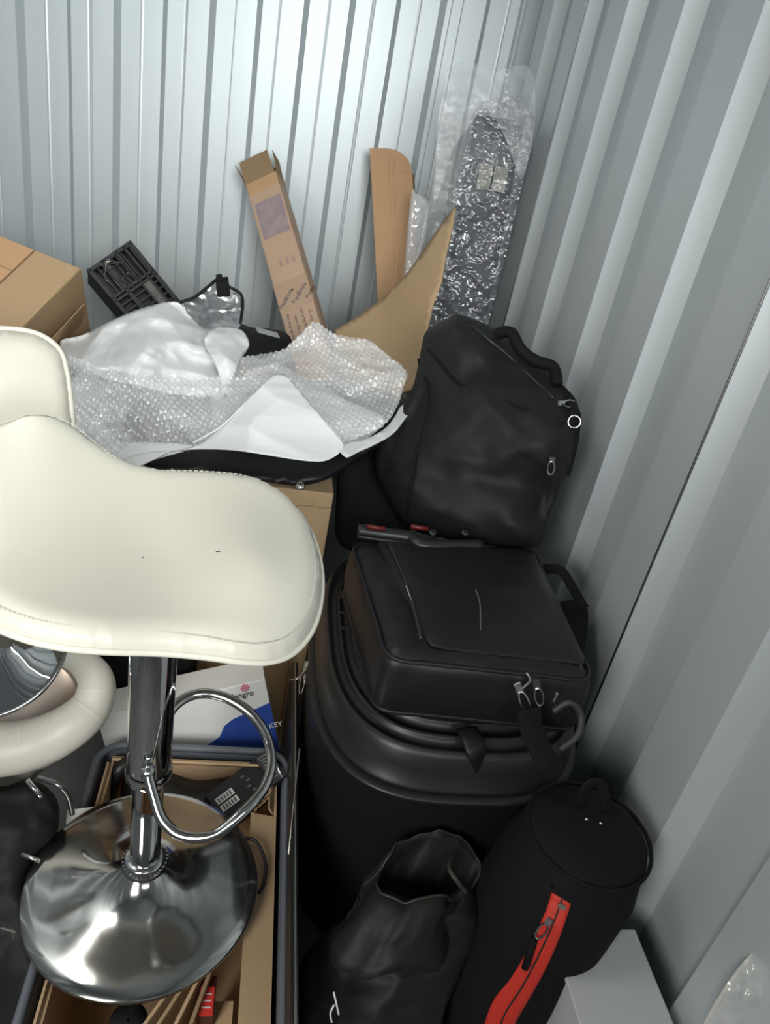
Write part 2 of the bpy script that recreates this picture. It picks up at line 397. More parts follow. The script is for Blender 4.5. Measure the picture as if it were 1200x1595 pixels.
MB().lathe([(.024, .366), (.036, .366), (.037, .370), (.036, .375), (.033, .377), (.033, .381), (.030, .385), (.024, .386)], (AX[0], AX[1], 0), n=48).build('collar', CHROMED, base, smooth=True)
mb = MB()
for j in range(30):
    a = 2 * math.pi * j / 30; mb.tube([(AX[0] + .0345 * math.cos(a), AX[1] + .0345 * math.sin(a), .3745), (AX[0] + .0345 * math.cos(a), AX[1] + .0345 * math.sin(a), .3785)], .0016, 6)
mb.build('collar_beading', CHROME, base)
loop = [(230, 1203, .768), (240, 1240, .745), (254, 1278, .722), (285, 1302, .705), (335, 1300, .703), (382, 1262, .725), (410, 1230, .755), (423, 1195, .79), (420, 1160, .825), (406, 1130, .85), (384, 1106, .87), (352, 1087, .885), (318, 1080, .89), (288, 1088, .88), (266, 1108, .86), (262, 1130, .842)]
MB().tube(spline([at(a, b, y=c) for a, b, c in loop], 8), .0078, 14).build('footrest', CHROMED, st, smooth=True)
MB().tube([at(230, 1196, y=.768), at(231, 1210, y=.768)], .010, 12).build('footrest_joint', CHROMED, st, smooth=True)
MB().tube([(AX[0] + .02, AX[1] - .02, .575), (AX[0] + .034, AX[1] - .03, .40)], .002, 6)

# ------------------------------------------------------------------ second cream stool, behind
s2 = thing('bar_stool', 'cream bar stool at left edge, its rounded seat showing behind the front stool seat', 'stool', (-.62, 1.28, 0), 'cream bar stools')
o2 = [(-170, 560), (-90, 526), (-30, 514), (20, 513), (62, 522), (92, 545), (104, 580), (110, 625), (116, 680), (130, 760), (60, 800), (-60, 800), (-170, 760)]
c2 = [(-170, 560, 1.34), (0, 513, 1.36), (100, 560, 1.34), (118, 680, 1.24), (0, 680, 1.22), (60, 800, 1.14), (-170, 760, 1.16), (0, 600, 1.27)]
b2, fs2 = blob('seat', o2, c2, .022, CREAM, s2, step=10, edge=26)
r2 = spline([np.append(p, 0) for p in o2], 8, True); d2 = tps(c2)
MB().tube(depthpts(np.array(r2)[:, :2], d2), .0055, 8, True).build('piping', CREAMP, b2, smooth=True)
sp = MB()
rr = np.array(r2)[:, :2]; ri = np.array([p + norm(np.array([0, 660]) - p) * 9 for p in rr]); r3 = depthpts(ri, d2)
for i in range(0, len(r3) - 1): sp.tube([r3[i] - np.array([0, .0125, 0]), r3[i] * .5 + r3[i + 1] * .5 - np.array([0, .0125, 0])], .0011, 5)
sp.build('stitching', mat('seam_thread', (.55, .54, .47)), b2)
MB().lathe([(.024, .03), (.024, .45), (.031, .45), (.031, .84)], (-.62, 1.28, 0), n=32, cap=True).build('pole', CHROME, s2, smooth=True)
MB().lathe([(.002, .0), (.19, .0), (.188, .01), (.11, .025), (.05, .05), (.024, .07)], (-.62, 1.28, 0), n=64).build('base', CHROME, s2, smooth=True)

# ------------------------------------------------------------------ third stool, lying on its side lower left: padded rim, shell and chrome foot
s3 = thing('bar_stool', 'cream padded tub stool tipped over at the lower left edge, rolled rim around its shell', 'stool', at(40, 1180, y=1.02), 'cream bar stools')
cl = [(-90, 1158, 1.0, .046), (-40, 1168, .99, .046), (10, 1167, .985, .046), (60, 1156, .99, .044), (108, 1132, 1.0, .040), (142, 1100, 1.03, .036), (150, 1062, 1.06, .032), (128, 1032, 1.10, .026), (92, 1018, 1.14, .018)]
cs = spline([np.r_[at(a, b, y=c), r] for a, b, c, r in cl], 8)
roll = MB().tube([p[:3] for p in cs], [p[3] for p in cs], 24).build('padded_rim', CREAM, s3, smooth=True)
for k in (14, 22, 30, 38, 45):
    p = cs[k]; t = norm(cs[k + 1][:3] - cs[k - 1][:3]); MB().lathe([(p[3] * 1.008, -.0012), (p[3] * 1.012, 0), (p[3] * 1.008, .0012)], p[:3], axis=t, n=28).build('seam', CREAMP, roll, smooth=True)
blob('shell', [(-60, 1050), (40, 1035), (90, 1010), (122, 1024), (131, 1055), (126, 1090), (105, 1118), (60, 1138), (0, 1145), (-60, 1145)], [(0, 1050, 1.12), (100, 1015, 1.15), (125, 1100, 1.06), (0, 1140, 1.03)], .012, mat('brown_reflection_chrome', (.50, .42, .36), .22, .85), s3, step=8, edge=40)  # brown of reflected cardboard is put into the chrome colour
blob('lower_seat', [(-60, 1130), (0, 1145), (80, 1140), (130, 1120), (120, 1165), (60, 1205), (0, 1232), (-60, 1240)], [(0, 1140, 1.05), (120, 1120, 1.07), (0, 1230, 1.03)], .02, CREAM, s3, step=9, edge=25)
s4 = thing('chrome_dish', 'shiny round chrome dish poking in from the left edge above the tipped cream rim', 'dish', at(-10, 1010, y=.93))
cN = at(-22, 1000, y=.95); axn = norm(CAM + np.array([-.25, 0, .35]) - cN)
MB().lathe([(.002, .055), (.03, .052), (.05, .042), (.08, .022), (.10, .008), (.112, .002), (.116, 0), (.117, -.004), (.113, -.006), (.002, -.006)], cN, axis=axn, n=72).build('bowl', CHROME, s4, smooth=True)
MB().lathe([(.112, .0035), (.1165, .0045), (.1185, 0), (.1165, -.0065)], cN, axis=axn, n=72).build('rim', CHROMED, s4, smooth=True)

# ------------------------------------------------------------------ grey crate with open carton
CRZ = .283
cr = thing('storage_crate', 'grey blue plastic crate holding an open carton, under the front stool base', 'crate', (-.06, .80, 0))
def shell(lo, hi, t, zb, zt, flare=0):
    mb = MB(); x0, y0 = lo; x1, y1 = hi
    mb.box((x0, y0, zb), (x1, y1, zb + t))
    mb.box((x0, y0, zb), (x0 + t, y1, zt)); mb.box((x1 - t, y0, zb), (x1, y1, zt)); mb.box((x0 + t, y0, zb), (x1 - t, y0 + t, zt)); mb.box((x0 + t, y1 - t, zb), (x1 - t, y1, zt)); return mb
shell((-.245, .42), (.125, 1.135), .004, 0, CRZ - .012).build('tub', GREYP, cr)
def rrect(x0, y0, x1, y1, r, n=8):
    pts = []
    for cx, cy, a in ((x1 - r, y1 - r, 0), (x0 + r, y1 - r, 90), (x0 + r, y0 + r, 180), (x1 - r, y0 + r, 270)):
        for j in range(n + 1): q = math.radians(a + 90 * j / n); pts.append((cx + r * math.cos(q), cy + r * math.sin(q)))
    return pts
MB().tube([(x, y, CRZ - .006) for x, y in rrect(-.250, .415, .130, 1.14, .05)], .0075, 10, True).build('rim', GREYP, cr, smooth=True)
for yy in np.arange(.48, 1.1, .085):
    MB().box((.1255, yy - .004, .02), (.1335, yy + .004, CRZ - .01)).build('rib', GREYP, cr, bevel=.001)
ct = thing('open_carton', 'open brown cardboard carton fitted inside the grey blue crate', 'box', (-.06, .79, .005))
shell((-.222, .44), (.112, 1.115), .005, .006, CRZ - .012).build('carton_body', CARDF, ct)
MB().hexa((-.220, 1.108, .262), (.325, 0, 0), (0, -.012, .018), (0, .004, .002)).build('flap', CARDF, ct)
MB().hexa((.112, .42, .268), (0, .56, 0), (-.050, 0, .012), (0, 0, .004)).build('flap', CARDF, ct)
MB().hexa((.106, .99, .262), (0, .10, 0), (-.012, 0, .022), (.004, 0, 0)).build('flap', CARD, ct)
MB().hexa((-.222, .45, .262), (0, .64, 0), (-.006, 0, .02), (.004, 0, 0)).build('flap', CARD, ct)
# torn corner of carton wall
mb = MB()
for k in range(9):
    a = at(392 + k * 3.2, 1262 - k * 3 + (k % 2) * 6, z=.30 + .002 * (k % 3)); mb.hexa(a, (.006, .002, .004), (.002, .018, -.012), (0, 0, .0012))
mb.build('torn_edge', CARDF, ct)

# things inside the carton
ph = thing('desk_device', 'black desk device with a row of keys and two white stickers in the open carton', 'electronics', at(370, 1240, z=.22))
f = frame(at(318, 1238, z=.262), at(402, 1178, z=.285), at(352, 1290, z=.238), .06)
MB().hexa(*f).build('body', BPLAS, ph, bevel=.004)
f2 = frame(at(396, 1180, z=.292), at(418, 1166, z=.300), at(432, 1218, z=.285), .03)
MB().hexa(*f2).build('connector_block', CPLAS, ph, bevel=.002)
mb = MB()
for k in range(9): mb.hexa(f2[0] + f2[1] * .15 + f2[2] * (.1 + k * .09) - norm(f2[3]) * .002, f2[1] * .6, f2[2] * .04, norm(f2[3]) * .003)
mb.build('cooling_slots', mat('mid_grey', (.16, .16, .17), .5), ph)
MB().tube([at(420, 1163, z=.306), at(440, 1212, z=.288)], .0035, 8).build('metal_rod', CHROMED, ph, smooth=True)
for (a0, b0) in ((.08, .26), (.08, .48)):
    s_ = quad_on(f, a0, b0, a0 + .30, b0 + .17, .001, WHITE, 'sticker', ph)
    for q in range(5): quad_on(f, a0 + .03 + q * .05, b0 + .03, a0 + .06 + q * .05, b0 + .14, .0022, mat('mid_grey', (.16, .16, .17), .5), 'sticker_print', s_, .0003)
for k in range(5): quad_on(f, .58 + (k % 2) * .04, .18 + k * .15, .64 + (k % 2) * .04, .23 + k * .15, .001, mat('key_grey', (.12, .13, .16), .5), 'key', ph)
blob_s, _ = blob('body', [(190, 1215), (215, 1195), (262, 1196), (300, 1215), (345, 1210), (385, 1183), (410, 1168), (425, 1180), (380, 1225), (340, 1260), (300, 1285), (240, 1280), (195, 1262)], [zc(190, 1215, .22), zc(420, 1180, .24), zc(300, 1285, .2), zc(300, 1210, .22)], .03, BPLAS, None, step=8, edge=25)
blob_s.name = 'appliance_cover'; tag(blob_s, 'black curved plastic cover lying under the desk device in the open carton', 'cover')
hs = MB().tube(spline([at(172, 1240, z=.20), at(182, 1205, z=.255), at(196, 1190, z=.27), at(212, 1192, z=.265)], 6), [.012] * 7 + [.015] * 6 + [.016] * 6, 12).build('telephone_handset', BPLAS, smooth=True)
tag(hs, 'black handset standing at the left end of the open carton', 'handset')
f = frame(at(104, 1262, z=.302), at(250, 1243, z=.304), at(100, 1330, z=.298), .003)
o = MB().hexa(*f).build('white_card', WHITE, origin=f[0]); tag(o, 'plain white card sheet tucked beneath the left side of the chrome stool base', 'card')
# standing corrugated strips and printed tubs under the stool foot
for k, (a, b, c, dd) in enumerate([((222, 1595), (262, 1540), .02, CARDF), ((240, 1600), (276, 1545), .02, CARD), ((268, 1600), (300, 1535), .02, CARDF), ((292, 1600), (318, 1530), .02, CARD2)]):
    p = at(a[0], a[1], z=.255); q = at(b[0], b[1], z=.262); u = q - p
    t = MB().hexa(p, u * 1.5, (0, 0, -.20), (c * .3, 0, 0)).build('cardboard_divider', dd)
    tag(t, ['cardboard divider strip furthest left among those standing below the stool base', 'cardboard divider strip second from left below the stool base', 'cardboard divider strip third from left below the stool base', 'darker cardboard divider strip nearest the red pack below the stool base'][k], 'divider', 'cardboard dividers in the open carton')
p = at(322, 1550, z=.24)
rp = thing('printed_pack', 'small red and black printed pack standing in carton beside the dividers', 'pack', p + np.array([0, 0, -.1]))
MB().box(p + np.array([-.012, -.03, -.1]), p + np.array([.014, .03, 0])).build('carton', mat('dark_red_pack', (.06, .012, .012), .4), rp, bevel=.001)
MB().box(p + np.array([-.010, -.031, .0]), p + np.array([.012, .012, .0012])).build('red_panel', REDL, rp)
for q in range(3): MB().box(p + np.array([-.006, -.02 + q * .010, .0012]), p + np.array([.008, -.018 + q * .010, .002])).build('white_stripe', WHITE, rp)
cn = at(200, 1590, z=.235)
can = thing('printed_tin', 'dark tin with red band near the bottom edge under the stool foot', 'tin', cn - np.array([0, 0, .1]))
MB().lathe([(.002, -.1), (.028, -.1), (.028, 0), (.002, .001)], cn, n=32).build('tin_body', CPLAS, can, smooth=True)
MB().lathe([(.0285, -.03), (.0285, -.005)], cn, n=32).build('red_band', REDL, can, smooth=True)
o = MB().hexa(at(315, 1560, z=.2), (.05, 0, 0), (0, -.10, 0), (0, 0, -.15)).build('small_carton', CARDF); tag(o, 'small closed cardboard carton at the bottom edge right of the red pack', 'box')
cab = MB().tube(spline([at(380, 1305, z=.30), at(400, 1312, z=.30), at(414, 1345, z=.29), at(410, 1380, z=.285), at(396, 1400, z=.27)], 8), .0032, 8).build('power_cable', CPLAS, smooth=True)
tag(cab, 'thin black cable looping out right of the chrome stool base', 'cable')

# ------------------------------------------------------------------ white and blue carton behind crate
jb = thing('printed_carton', 'white and blue printed carton with red flower logo, leaning behind the grey crate', 'box', at(300, 1200, y=1.25))
fj = frame(at(150, 1118, y=1.185), at(413, 1058, y=1.235), at(175, 1240, y=1.15), .10)
P0, u, v, n = fj
MB().hexa(P0, u, v, n).build('carton', WHITE, jb, bevel=.002)
nh = norm(n)
poly = [(.40, 1.0), (.40, .62), (.50, .56), (.68, .50), (.72, .42), (.74, .36), (.80, .30), (1.001, .17), (1.001, 1.0)]
poly = [(0, 1.0), (0, .80), (.35, .74), (.55, .67), (.66, .58), (.70, .46), (.76, .40), (1.001, .30), (1.001, 1.0)]
V = [P0 + a * u + b * v - nh * .0008 for a, b in poly] + [P0 + a * u + b * v for a, b in poly]; k = len(poly)
obj('blue_panel', V, [tuple(range(k)), tuple(range(2 * k - 1, k - 1, -1))] + [(i, (i + 1) % k, k + (i + 1) % k, k + i) for i in range(k)], BLUE, jb)
txt('Jangro', P0 + .785 * u + .155 * v - nh * .0012, u, v, .0185, INKB, jb, bold=.0002)
txt('KEY', P0 + .965 * u + .62 * v - nh * .0016, u, v, .017, WHITE, jb)
c = P0 + .872 * u + .045 * v - nh * .0012; uh = norm(u); vh = norm(v); mb = MB()
for j in range(8):
    a = j * math.pi / 4; dr = math.cos(a) * uh + math.sin(a) * vh
    mb.tube([c + dr * .002, c + dr * .0055], .0008, 5); mb.tube([c + dr * .0075 - nh * .0001, c + dr * .0078 - nh * .0012], .0019, 8)
mb.build('flower_logo', PINK, jb)

# ------------------------------------------------------------------ large cartons under the pile
o = MB().box((-.30, 1.44, 0), (.175, 1.93, .755)).build('large_carton', CARD, bevel=.003)
tag(o, 'large brown carton under the open black cooler bag, behind the printed white and blue carton', 'box')
MB().box((.128, 1.4385, .02), (.134, 1.44, .73)).build('tape_strip', TAPE, o)
MB().hexa((.10, 1.434, .72), (.075, 0, .0), (-.03, 0, -.10), (0, .003, 0)).build('flap', CARD, o)
o = MB().box((-.55, 2.0, 0), (.18, 2.72, .60)).build('packing_case', CARD2, bevel=.003)
tag(o, 'brown packing case hidden behind the pile along the ribbed back wall', 'box')

o = MB().box((-1.0, 1.62, 0), (-.57, 2.3, .60)).build('packing_case', CARD2, bevel=.003)
tag(o, 'brown packing case on the floor at far left carrying the tilted cardboard box', 'box')

# left carton with a taped seam
cb = thing('cardboard_box', 'brown cardboard box with a centre flap seam, tilted against the left of the pile', 'box', at(40, 560, y=1.95))
fb = frame(at(126, 419, y=2.0), at(-110, 322, y=2.12), at(72, 560, y=1.72), .26)
P0, u, v, n = fb; nh = norm(n); uh = norm(u)
# front leaves stop at the seam so there is a real dark slot
MB().hexa(P0, u * .295, v, nh * .004).build('flap', CARD, cb)
MB().hexa(P0 + u * .312 + nh * .001, u * .688, v, nh * .004).build('flap', CARDO, cb)
MB().hexa(P0 + nh * .007, u, v * .98, n - nh * .007).build('carton_body', CARD2, cb)
MB().hexa(P0 - uh * .001, uh * .004, v * 1.0, n * .6).build('side_flap', CARD2, cb)
MB().hexa(P0 - uh * .03 + n * .25 + v * .15, uh * .003, v * .5, n * .3 + uh * .02).build('side_flap', CARD2, cb)
for t in (.30, .62): MB().hexa(P0 + u * .315 + v * t - nh * .0005, u * .68, v * .012, nh * .003).build('crease_line', CARD2, cb)
# black folding crate
fc = thing('folding_crate', 'black slatted plastic crate standing on end beside the brown box by the back wall', 'crate', at(220, 500, y=2.3))
fr = frame(atd(136, 420, 2.62), atd(203, 375, 2.66), atd(240, 560, 2.55), .13)
P0, u, v, n = fr; L = lambda x: np.linalg.norm(x); nh = norm(n); uh = norm(u); vh = norm(v); W_, H_ = L(u), L(v)
mb = MB()
mb.hexa(P0, u, vh * .012, n); mb.hexa(P0 + v - vh * .012, u, vh * .012, n); mb.hexa(P0, uh * .012, v, n); mb.hexa(P0 + u - uh * .012, uh * .012, v, n)
mb.build('frame', CPLAS, fc, bevel=.002)
mb = MB()
for t in (.32, .36, .66): mb.hexa(P0 + v * t, u, vh * .008, nh * .02)
for t in (.30, .34, .62, .8): mb.hexa(P0 + u * t, uh * .007, v, nh * .022)
for t in np.arange(.42, 1, .07): mb.hexa(P0 + v * t + nh * .006, u, vh * .006, nh * .012)
for t in np.arange(.06, 1, .105): mb.hexa(P0 + u * t + nh * .006, uh * .005, v * .34, nh * .012)
mb.build('lattice', CPLAS, fc)
MB().hexa(P0 + nh * .05 + u * .05, u * .9, v, nh * .004).build('base_panel', CPLAS, fc)
MB().hexa(P0 + u * .64 + v * .36 + nh * .004, u * .2, v * .30, nh * .003).build('label', mat('grimy_label', (.16, .16, .14), .5, vary=(80, (.08, .08, .07))), fc)
mb = MB(); rs = random.Random(3)
for k in range(16):
    a = P0 + u * rs.uniform(.04, .55) + v * rs.uniform(.03, .25) - nh * .004; b = a + uh * rs.uniform(-.04, .05) + vh * rs.uniform(-.02, .05); c = (a + b) / 2 - nh * .012
    mb.tube(spline([a, c, b], 4), .0013, 5)
o = mb.build('wire_tangle', SILV); tag(o, 'tangle of thin shiny wire caught on the black slatted crate', 'wire')

# ------------------------------------------------------------------ open black cooler bag with white lining
tb = thing('cooler_bag', 'large open black insulated bag with white lining, lying on the carton full of bubble wrap', 'bag', (.02, 1.66, .757))
blob('outer_shell', [(120, 640), (200, 600), (400, 590), (560, 600), (632, 622), (638, 648), (612, 682), (560, 715), (520, 742), (470, 756), (400, 750), (300, 742), (190, 734), (130, 700)],
     [(120, 640, 1.74), (400, 590, 1.84), (632, 630, 1.72), (520, 742, 1.46), (400, 750, 1.44), (200, 733, 1.50), (130, 700, 1.66), (380, 660, 1.66)], .035, NYLON2, tb, step=8, edge=26, wr=[('n', 9, .006, 1)])
wl, _ = blob('white_lining', [(95, 530), (128, 522), (168, 502), (215, 482), (262, 470), (282, 474), (296, 492), (322, 512), (350, 510), (378, 520), (386, 542), (372, 568), (366, 600), (340, 618), (260, 612), (170, 592), (108, 572), (97, 550)],
     [(95, 540, 1.88), (270, 470, 2.02), (386, 540, 1.95), (340, 615, 1.70), (110, 572, 1.76), (230, 540, 1.80), (330, 530, 1.92)], .02, WLIN, tb, step=3, edge=20, wr=[('v', 6.5, .13, 2), ('v', 14, .04, 5), ('f', 20, .005, 1), ('n', 4, .05, 2)])
patch('lining_fold', [(318, 534), (330, 514), (352, 509), (378, 516), (388, 538), (376, 556), (366, 580), (356, 606), (346, 616), (344, 592), (334, 564)], [(318, 534, 1.80), (352, 509, 1.88), (388, 538, 1.84), (350, 612, 1.64), (350, 560, 1.72)], 3, WLIN, tb, wr=[('v', 14, .05, 3), ('v', 30, .012, 1)], solid=.003)
patch('lining_flap', [(180, 722), (225, 706), (290, 700), (338, 672), (380, 628), (420, 590), (436, 583), (450, 590), (474, 618), (505, 655), (533, 688), (534, 700), (520, 712), (500, 719), (462, 716), (400, 706), (340, 700), (275, 702), (240, 716), (212, 727)],
      [(180, 722, 1.47), (290, 700, 1.44), (436, 583, 1.60), (534, 695, 1.43), (500, 719, 1.385), (400, 706, 1.385), (430, 650, 1.475), (340, 675, 1.47)], 3, WLIN, tb, wr=[('v', 5.5, .07, 7), ('g', 9, .006, 4)], solid=.003)
dft = tps([(290, 700, 1.425), (436, 583, 1.588), (534, 695, 1.42), (430, 650, 1.46)])
MB().tube(spline(depthpts(np.array([(300, 690), (345, 664), (390, 622), (434, 596), (462, 618), (495, 660), (528, 693)], float), dft), 8), .0022, 6).build('lining_seam', WLIN, tb, smooth=True)
patch('lining_rim', [(528, 698), (540, 690), (570, 684), (600, 668), (616, 648), (624, 634), (634, 630), (638, 640), (632, 652), (612, 676), (585, 692), (560, 703), (540, 712)],
      [(535, 700, 1.415), (600, 675, 1.50), (636, 635, 1.62)], 4, WLIN, tb, wr=[('c', 26, .010, 9)], solid=.003)
patch('lower_lining', [(150, 700), (190, 690), (260, 690), (300, 694), (285, 703), (240, 716), (205, 727), (170, 718)], [(150, 700, 1.53), (300, 695, 1.45), (205, 727, 1.46)], 5, WLIN, tb, wr=[('c', 14, .01, 3)], solid=.003)
MB().lathe([(.001, .004), (.008, .003), (.010, 0)], at(468, 757, y=1.40), axis=(0, -.7, .7), n=20).build('snap_stud', SILV, tb, smooth=True)
# silver foil lid corner standing up behind
foil = thing('insulated_pouch', 'silver foil lined pouch with black binding sticking up behind the white lining', 'bag', at(330, 520, y=2.02))
fo = [(284, 472), (302, 462), (322, 450), (342, 440), (352, 452), (372, 462), (376, 480), (372, 512), (345, 520), (318, 512), (296, 496)]
patch('inner_lining', [(112, 590), (200, 592), (330, 600), (420, 590), (500, 610), (560, 632), (600, 655), (560, 690), (520, 700), (440, 660), (330, 698), (240, 716), (180, 724), (140, 706), (112, 660)],
      [(112, 590, 1.80), (330, 600, 1.78), (500, 610, 1.74), (600, 655, 1.60), (520, 700, 1.50), (190, 716, 1.54), (330, 698, 1.54), (400, 640, 1.63)], 6, WLIN, tb, wr=[('f', 7, .01, 3)], solid=.002)
patch('foil_lining', fo, [(284, 472, 2.05), (340, 440, 2.12), (376, 470, 2.1), (340, 515, 2.0), (338, 480, 2.08)], 2.5, FOIL, foil, wr=[('v', 14, .03, 1), ('v', 40, .010, 4)], solid=.004)
dd = tps([(284, 472, 2.05), (340, 440, 2.12), (376, 470, 2.1), (374, 512, 2.02)])
MB().tube(spline(depthpts(np.array([(283, 470), (303, 463), (324, 447), (342, 434), (356, 446), (375, 458), (378, 478), (374, 505)], float), dd), 6), .0045, 8).build('binding', NYLON, foil, smooth=True)
MB().hexa(*frame(at(335, 432, y=2.07), at(355, 430, y=2.07), at(333, 462, y=2.04), .012)).build('velcro_tab', FABRIC, foil, bevel=.003)
MB().hexa(*frame(at(336, 428, y=2.07), at(345, 426, y=2.07), at(337, 438, y=2.06), .006)).build('velcro_tip', FABRIC, foil)
bb, _ = blob('body', [(372, 505), (392, 510), (420, 512), (445, 518), (455, 535), (440, 552), (410, 575), (380, 560), (368, 530)], [(372, 510, 2.12), (450, 520, 2.16), (410, 570, 2.0)], .03, NYLON, None, step=7, edge=22)
bb.name = 'small_black_bag'; tag(bb, 'small black bag with a grey patch, between the foil pouch and the tall wrapped carton', 'bag')
MB().hexa(*frame(at(398, 509, y=2.06), at(432, 518, y=2.08), at(402, 517, y=2.03), .002)).build('grey_patch', mat('light_grey_patch', (.35, .36, .36), .4), bb)

# bubble wrap
bw = thing('bubble_wrap_sheet', 'crumpled clear bubble wrap spilling over the white lining of the cooler bag', 'bubble wrap', (.0, 1.62, .80))
patch('wrap_layer', [(108, 560), (140, 566), (200, 582), (270, 592), (330, 590), (372, 560), (410, 552), (442, 545), (470, 520), (490, 503), (512, 516), (540, 530), (575, 532), (606, 556), (634, 580), (628, 605), (620, 632), (598, 664), (560, 682), (530, 690), (500, 655), (440, 590), (380, 632), (320, 694), (240, 712), (185, 722), (140, 706), (116, 664), (110, 610)],
      [(108, 560, 1.72), (200, 582, 1.66), (330, 590, 1.68), (410, 552, 1.78), (490, 503, 1.84), (575, 532, 1.80), (634, 580, 1.66), (600, 662, 1.515), (530, 690, 1.455), (440, 600, 1.62), (320, 694, 1.475), (190, 714, 1.49), (120, 660, 1.56), (260, 640, 1.545), (520, 570, 1.74), (560, 610, 1.62)],
      1.9, BUBBLE, bw, wr=[('n', 7, .020, 1), ('v', 9, .045, 4), ('v', 26, .018, 8)], bub=.0145, bubh=.0055, solid=.0)
patch('under_layer', [(120, 580), (200, 596), (330, 604), (420, 570), (500, 600), (560, 640), (590, 662), (530, 684), (440, 640), (330, 690), (200, 708), (140, 680)],
      [(120, 580, 1.76), (330, 604, 1.72), (500, 600, 1.70), (590, 662, 1.56), (330, 690, 1.53), (160, 700, 1.56), (440, 640, 1.58)], 3.4, BUBBLE, bw, wr=[('n', 8, .02, 6), ('c', 10, .02, 9)], bub=.0125, bubh=.004, solid=.0)
patch('wrap_peak', [(352, 572), (378, 556), (410, 560), (442, 545), (470, 518), (490, 503), (512, 518), (545, 526), (578, 532), (606, 556), (632, 580), (620, 600), (590, 606), (560, 612), (520, 600), (470, 560), (420, 580), (380, 590)],
      [(352, 572, 1.86), (490, 503, 1.90), (632, 580, 1.74), (520, 600, 1.72), (420, 580, 1.78)], 2.0, BUBBLEC, bw, wr=[('n', 8, .02, 2), ('v', 12, .03, 5), ('v', 34, .008, 2)], bub=.0145, bubh=.0055, solid=.0)

# ------------------------------------------------------------------ tall wrapped carton
tc = thing('long_carton', 'long narrow open-topped carton in cling film with purple label, leaning on back wall', 'box', at(480, 560, y=2.3))
fr = frame(at(383, 288, y=2.86), at(432, 270, y=2.84), at(470, 608, y=2.24), .075, 'v')
P0, u, v, n = fr; uh, vh, nh = norm(u), norm(v), norm(n)
t = .003
mb = MB(); mb.hexa(P0, u, v, nh * t); mb.hexa(P0 + n, u, v, nh * t); mb.hexa(P0, uh * t, v, n); mb.hexa(P0 + u - uh * t, uh * t, v, n); mb.hexa(P0 + v, u, -vh * t, n)
mb.build('carton_body', CARDO, tc)
MB().hexa(P0, u * .93, -vh * .115 + nh * .012 - uh * .006, nh * t).build('top_flap', CARD2, tc)
MB().hexa(P0 + u + nh * .01, -uh * .002, -vh * .10 + uh * .005, n * .8).build('top_flap', CARD2, tc)
MB().hexa(P0, -uh * .002, -vh * .10 - uh * .018, n * .6).build('top_flap', CARD2, tc)
MB().hexa(P0 + n, u, -vh * .09, nh * t).build('top_flap', CARD2, tc)
quad_on(fr, .10, .115, .92, .30, .0012, PURP, 'purple_label', tc)
quad_on(fr, .0, .52, 1.0, .655, .0012, TAPE, 'brown_tape', tc)
rl = random.Random(5)
for r_, wd in enumerate(('this way up and not cut', 'open the end not top', 'carry by hand this way', 'do not cut open')):
    txt(wd, P0 + u * (.14 + .21 * r_) + v * (.665 + .02 * (r_ % 2)) - nh * .0018, vh, -uh, .0165, INK, tc, name='printed_text')
for k in range(5): txt('fragile', P0 + u * (.04 + .2 * k) + v * (.635 - .03 * (k % 2)) - nh * .0024, -vh * .6 + uh * .8, vh * .8 + uh * .6, .019, INK, tc, name='tape_print', bold=.0004)
for k in range(3): txt('not', P0 + u * (.35 + .2 * k) + v * .42 - nh * .0018, vh, -uh, .018, PURP, tc, name='printed_text')
mb = MB()
V = []; F = []; nr = 50; nc = 16
for i in range(nr):
    for j in range(nc):
        a = j / (nc - 1); s_ = .07 + .78 * i / (nr - 1); off = .004 + .004 * noise.noise(Vector((i * .4, j * .5, 1)))
        if a < .55: p = P0 + u * (a / .55) + v * s_ - nh * off
        else: p = P0 + u * 1.0 + uh * off + n * ((a - .55) / .45) + v * s_
        V.append(p)
for i in range(nr - 1):
    for j in range(nc - 1): F.append((i * nc + j, i * nc + j + 1, (i + 1) * nc + j + 1, (i + 1) * nc + j))
obj('cling_wrap', V, F, CLING, tc, smooth=True)

# ------------------------------------------------------------------ upright cardboard pad with rounded corner
cp = thing('cardboard_pad', 'upright orange brown cardboard pad with one rounded top corner leaning on back wall', 'cardboard', at(590, 560, y=2.45))
A = at(578, 231, y=2.92); B = at(640, 231, y=2.92); Cc = at(538, 600, y=2.45); P0, u, v, n = frame(A, B, Cc, .05); uh, vh, nh = norm(u), norm(v), norm(n)
W_ = L(u); H_ = L(v); pts = [(-.004, 0)]
cr_ = W_ * .62
for j in range(9):
    a = math.pi / 2 * (1 - j / 8); pts.append((W_ - cr_ + cr_ * math.cos(a), cr_ * .95 * (1 - math.sin(a))))
pts += [(W_ * 1.0, H_), (-.004, H_)]
def prism(pts, fn, t, name, m, parent, **k):
    V = [fn(a, b, 0) for a, b in pts] + [fn(a, b, t) for a, b in pts]; q = len(pts)
    return obj(name, V, [tuple(range(q)), tuple(range(2 * q - 1, q - 1, -1))] + [(i, (i + 1) % q, q + (i + 1) % q, q + i) for i in range(q)], m, parent, **k)
fn = lambda a, b, c: P0 + uh * a + vh * b + nh * c
prism(pts, fn, .005, 'front_sheet', CARDO, cp)
prism([(a + .010, b + .028) for a, b in pts[1:]] + [(.02, H_)], lambda a, b, c: fn(a, b, c + .022), .006, 'rear_sheet', CARD2, cp)
MB().hexa(fn(W_ * .99, cr_, 0), uh * .012 + nh * .02, vh * (H_ - cr_), nh * .003).build('folded_side', CARD2, cp)
for q in (.42, .50, .56): MB().tube([fn(W_ * q, .03, -.001), fn(W_ * q, H_, -.001)], .0011, 5).build('score_line', CARDO, cp)
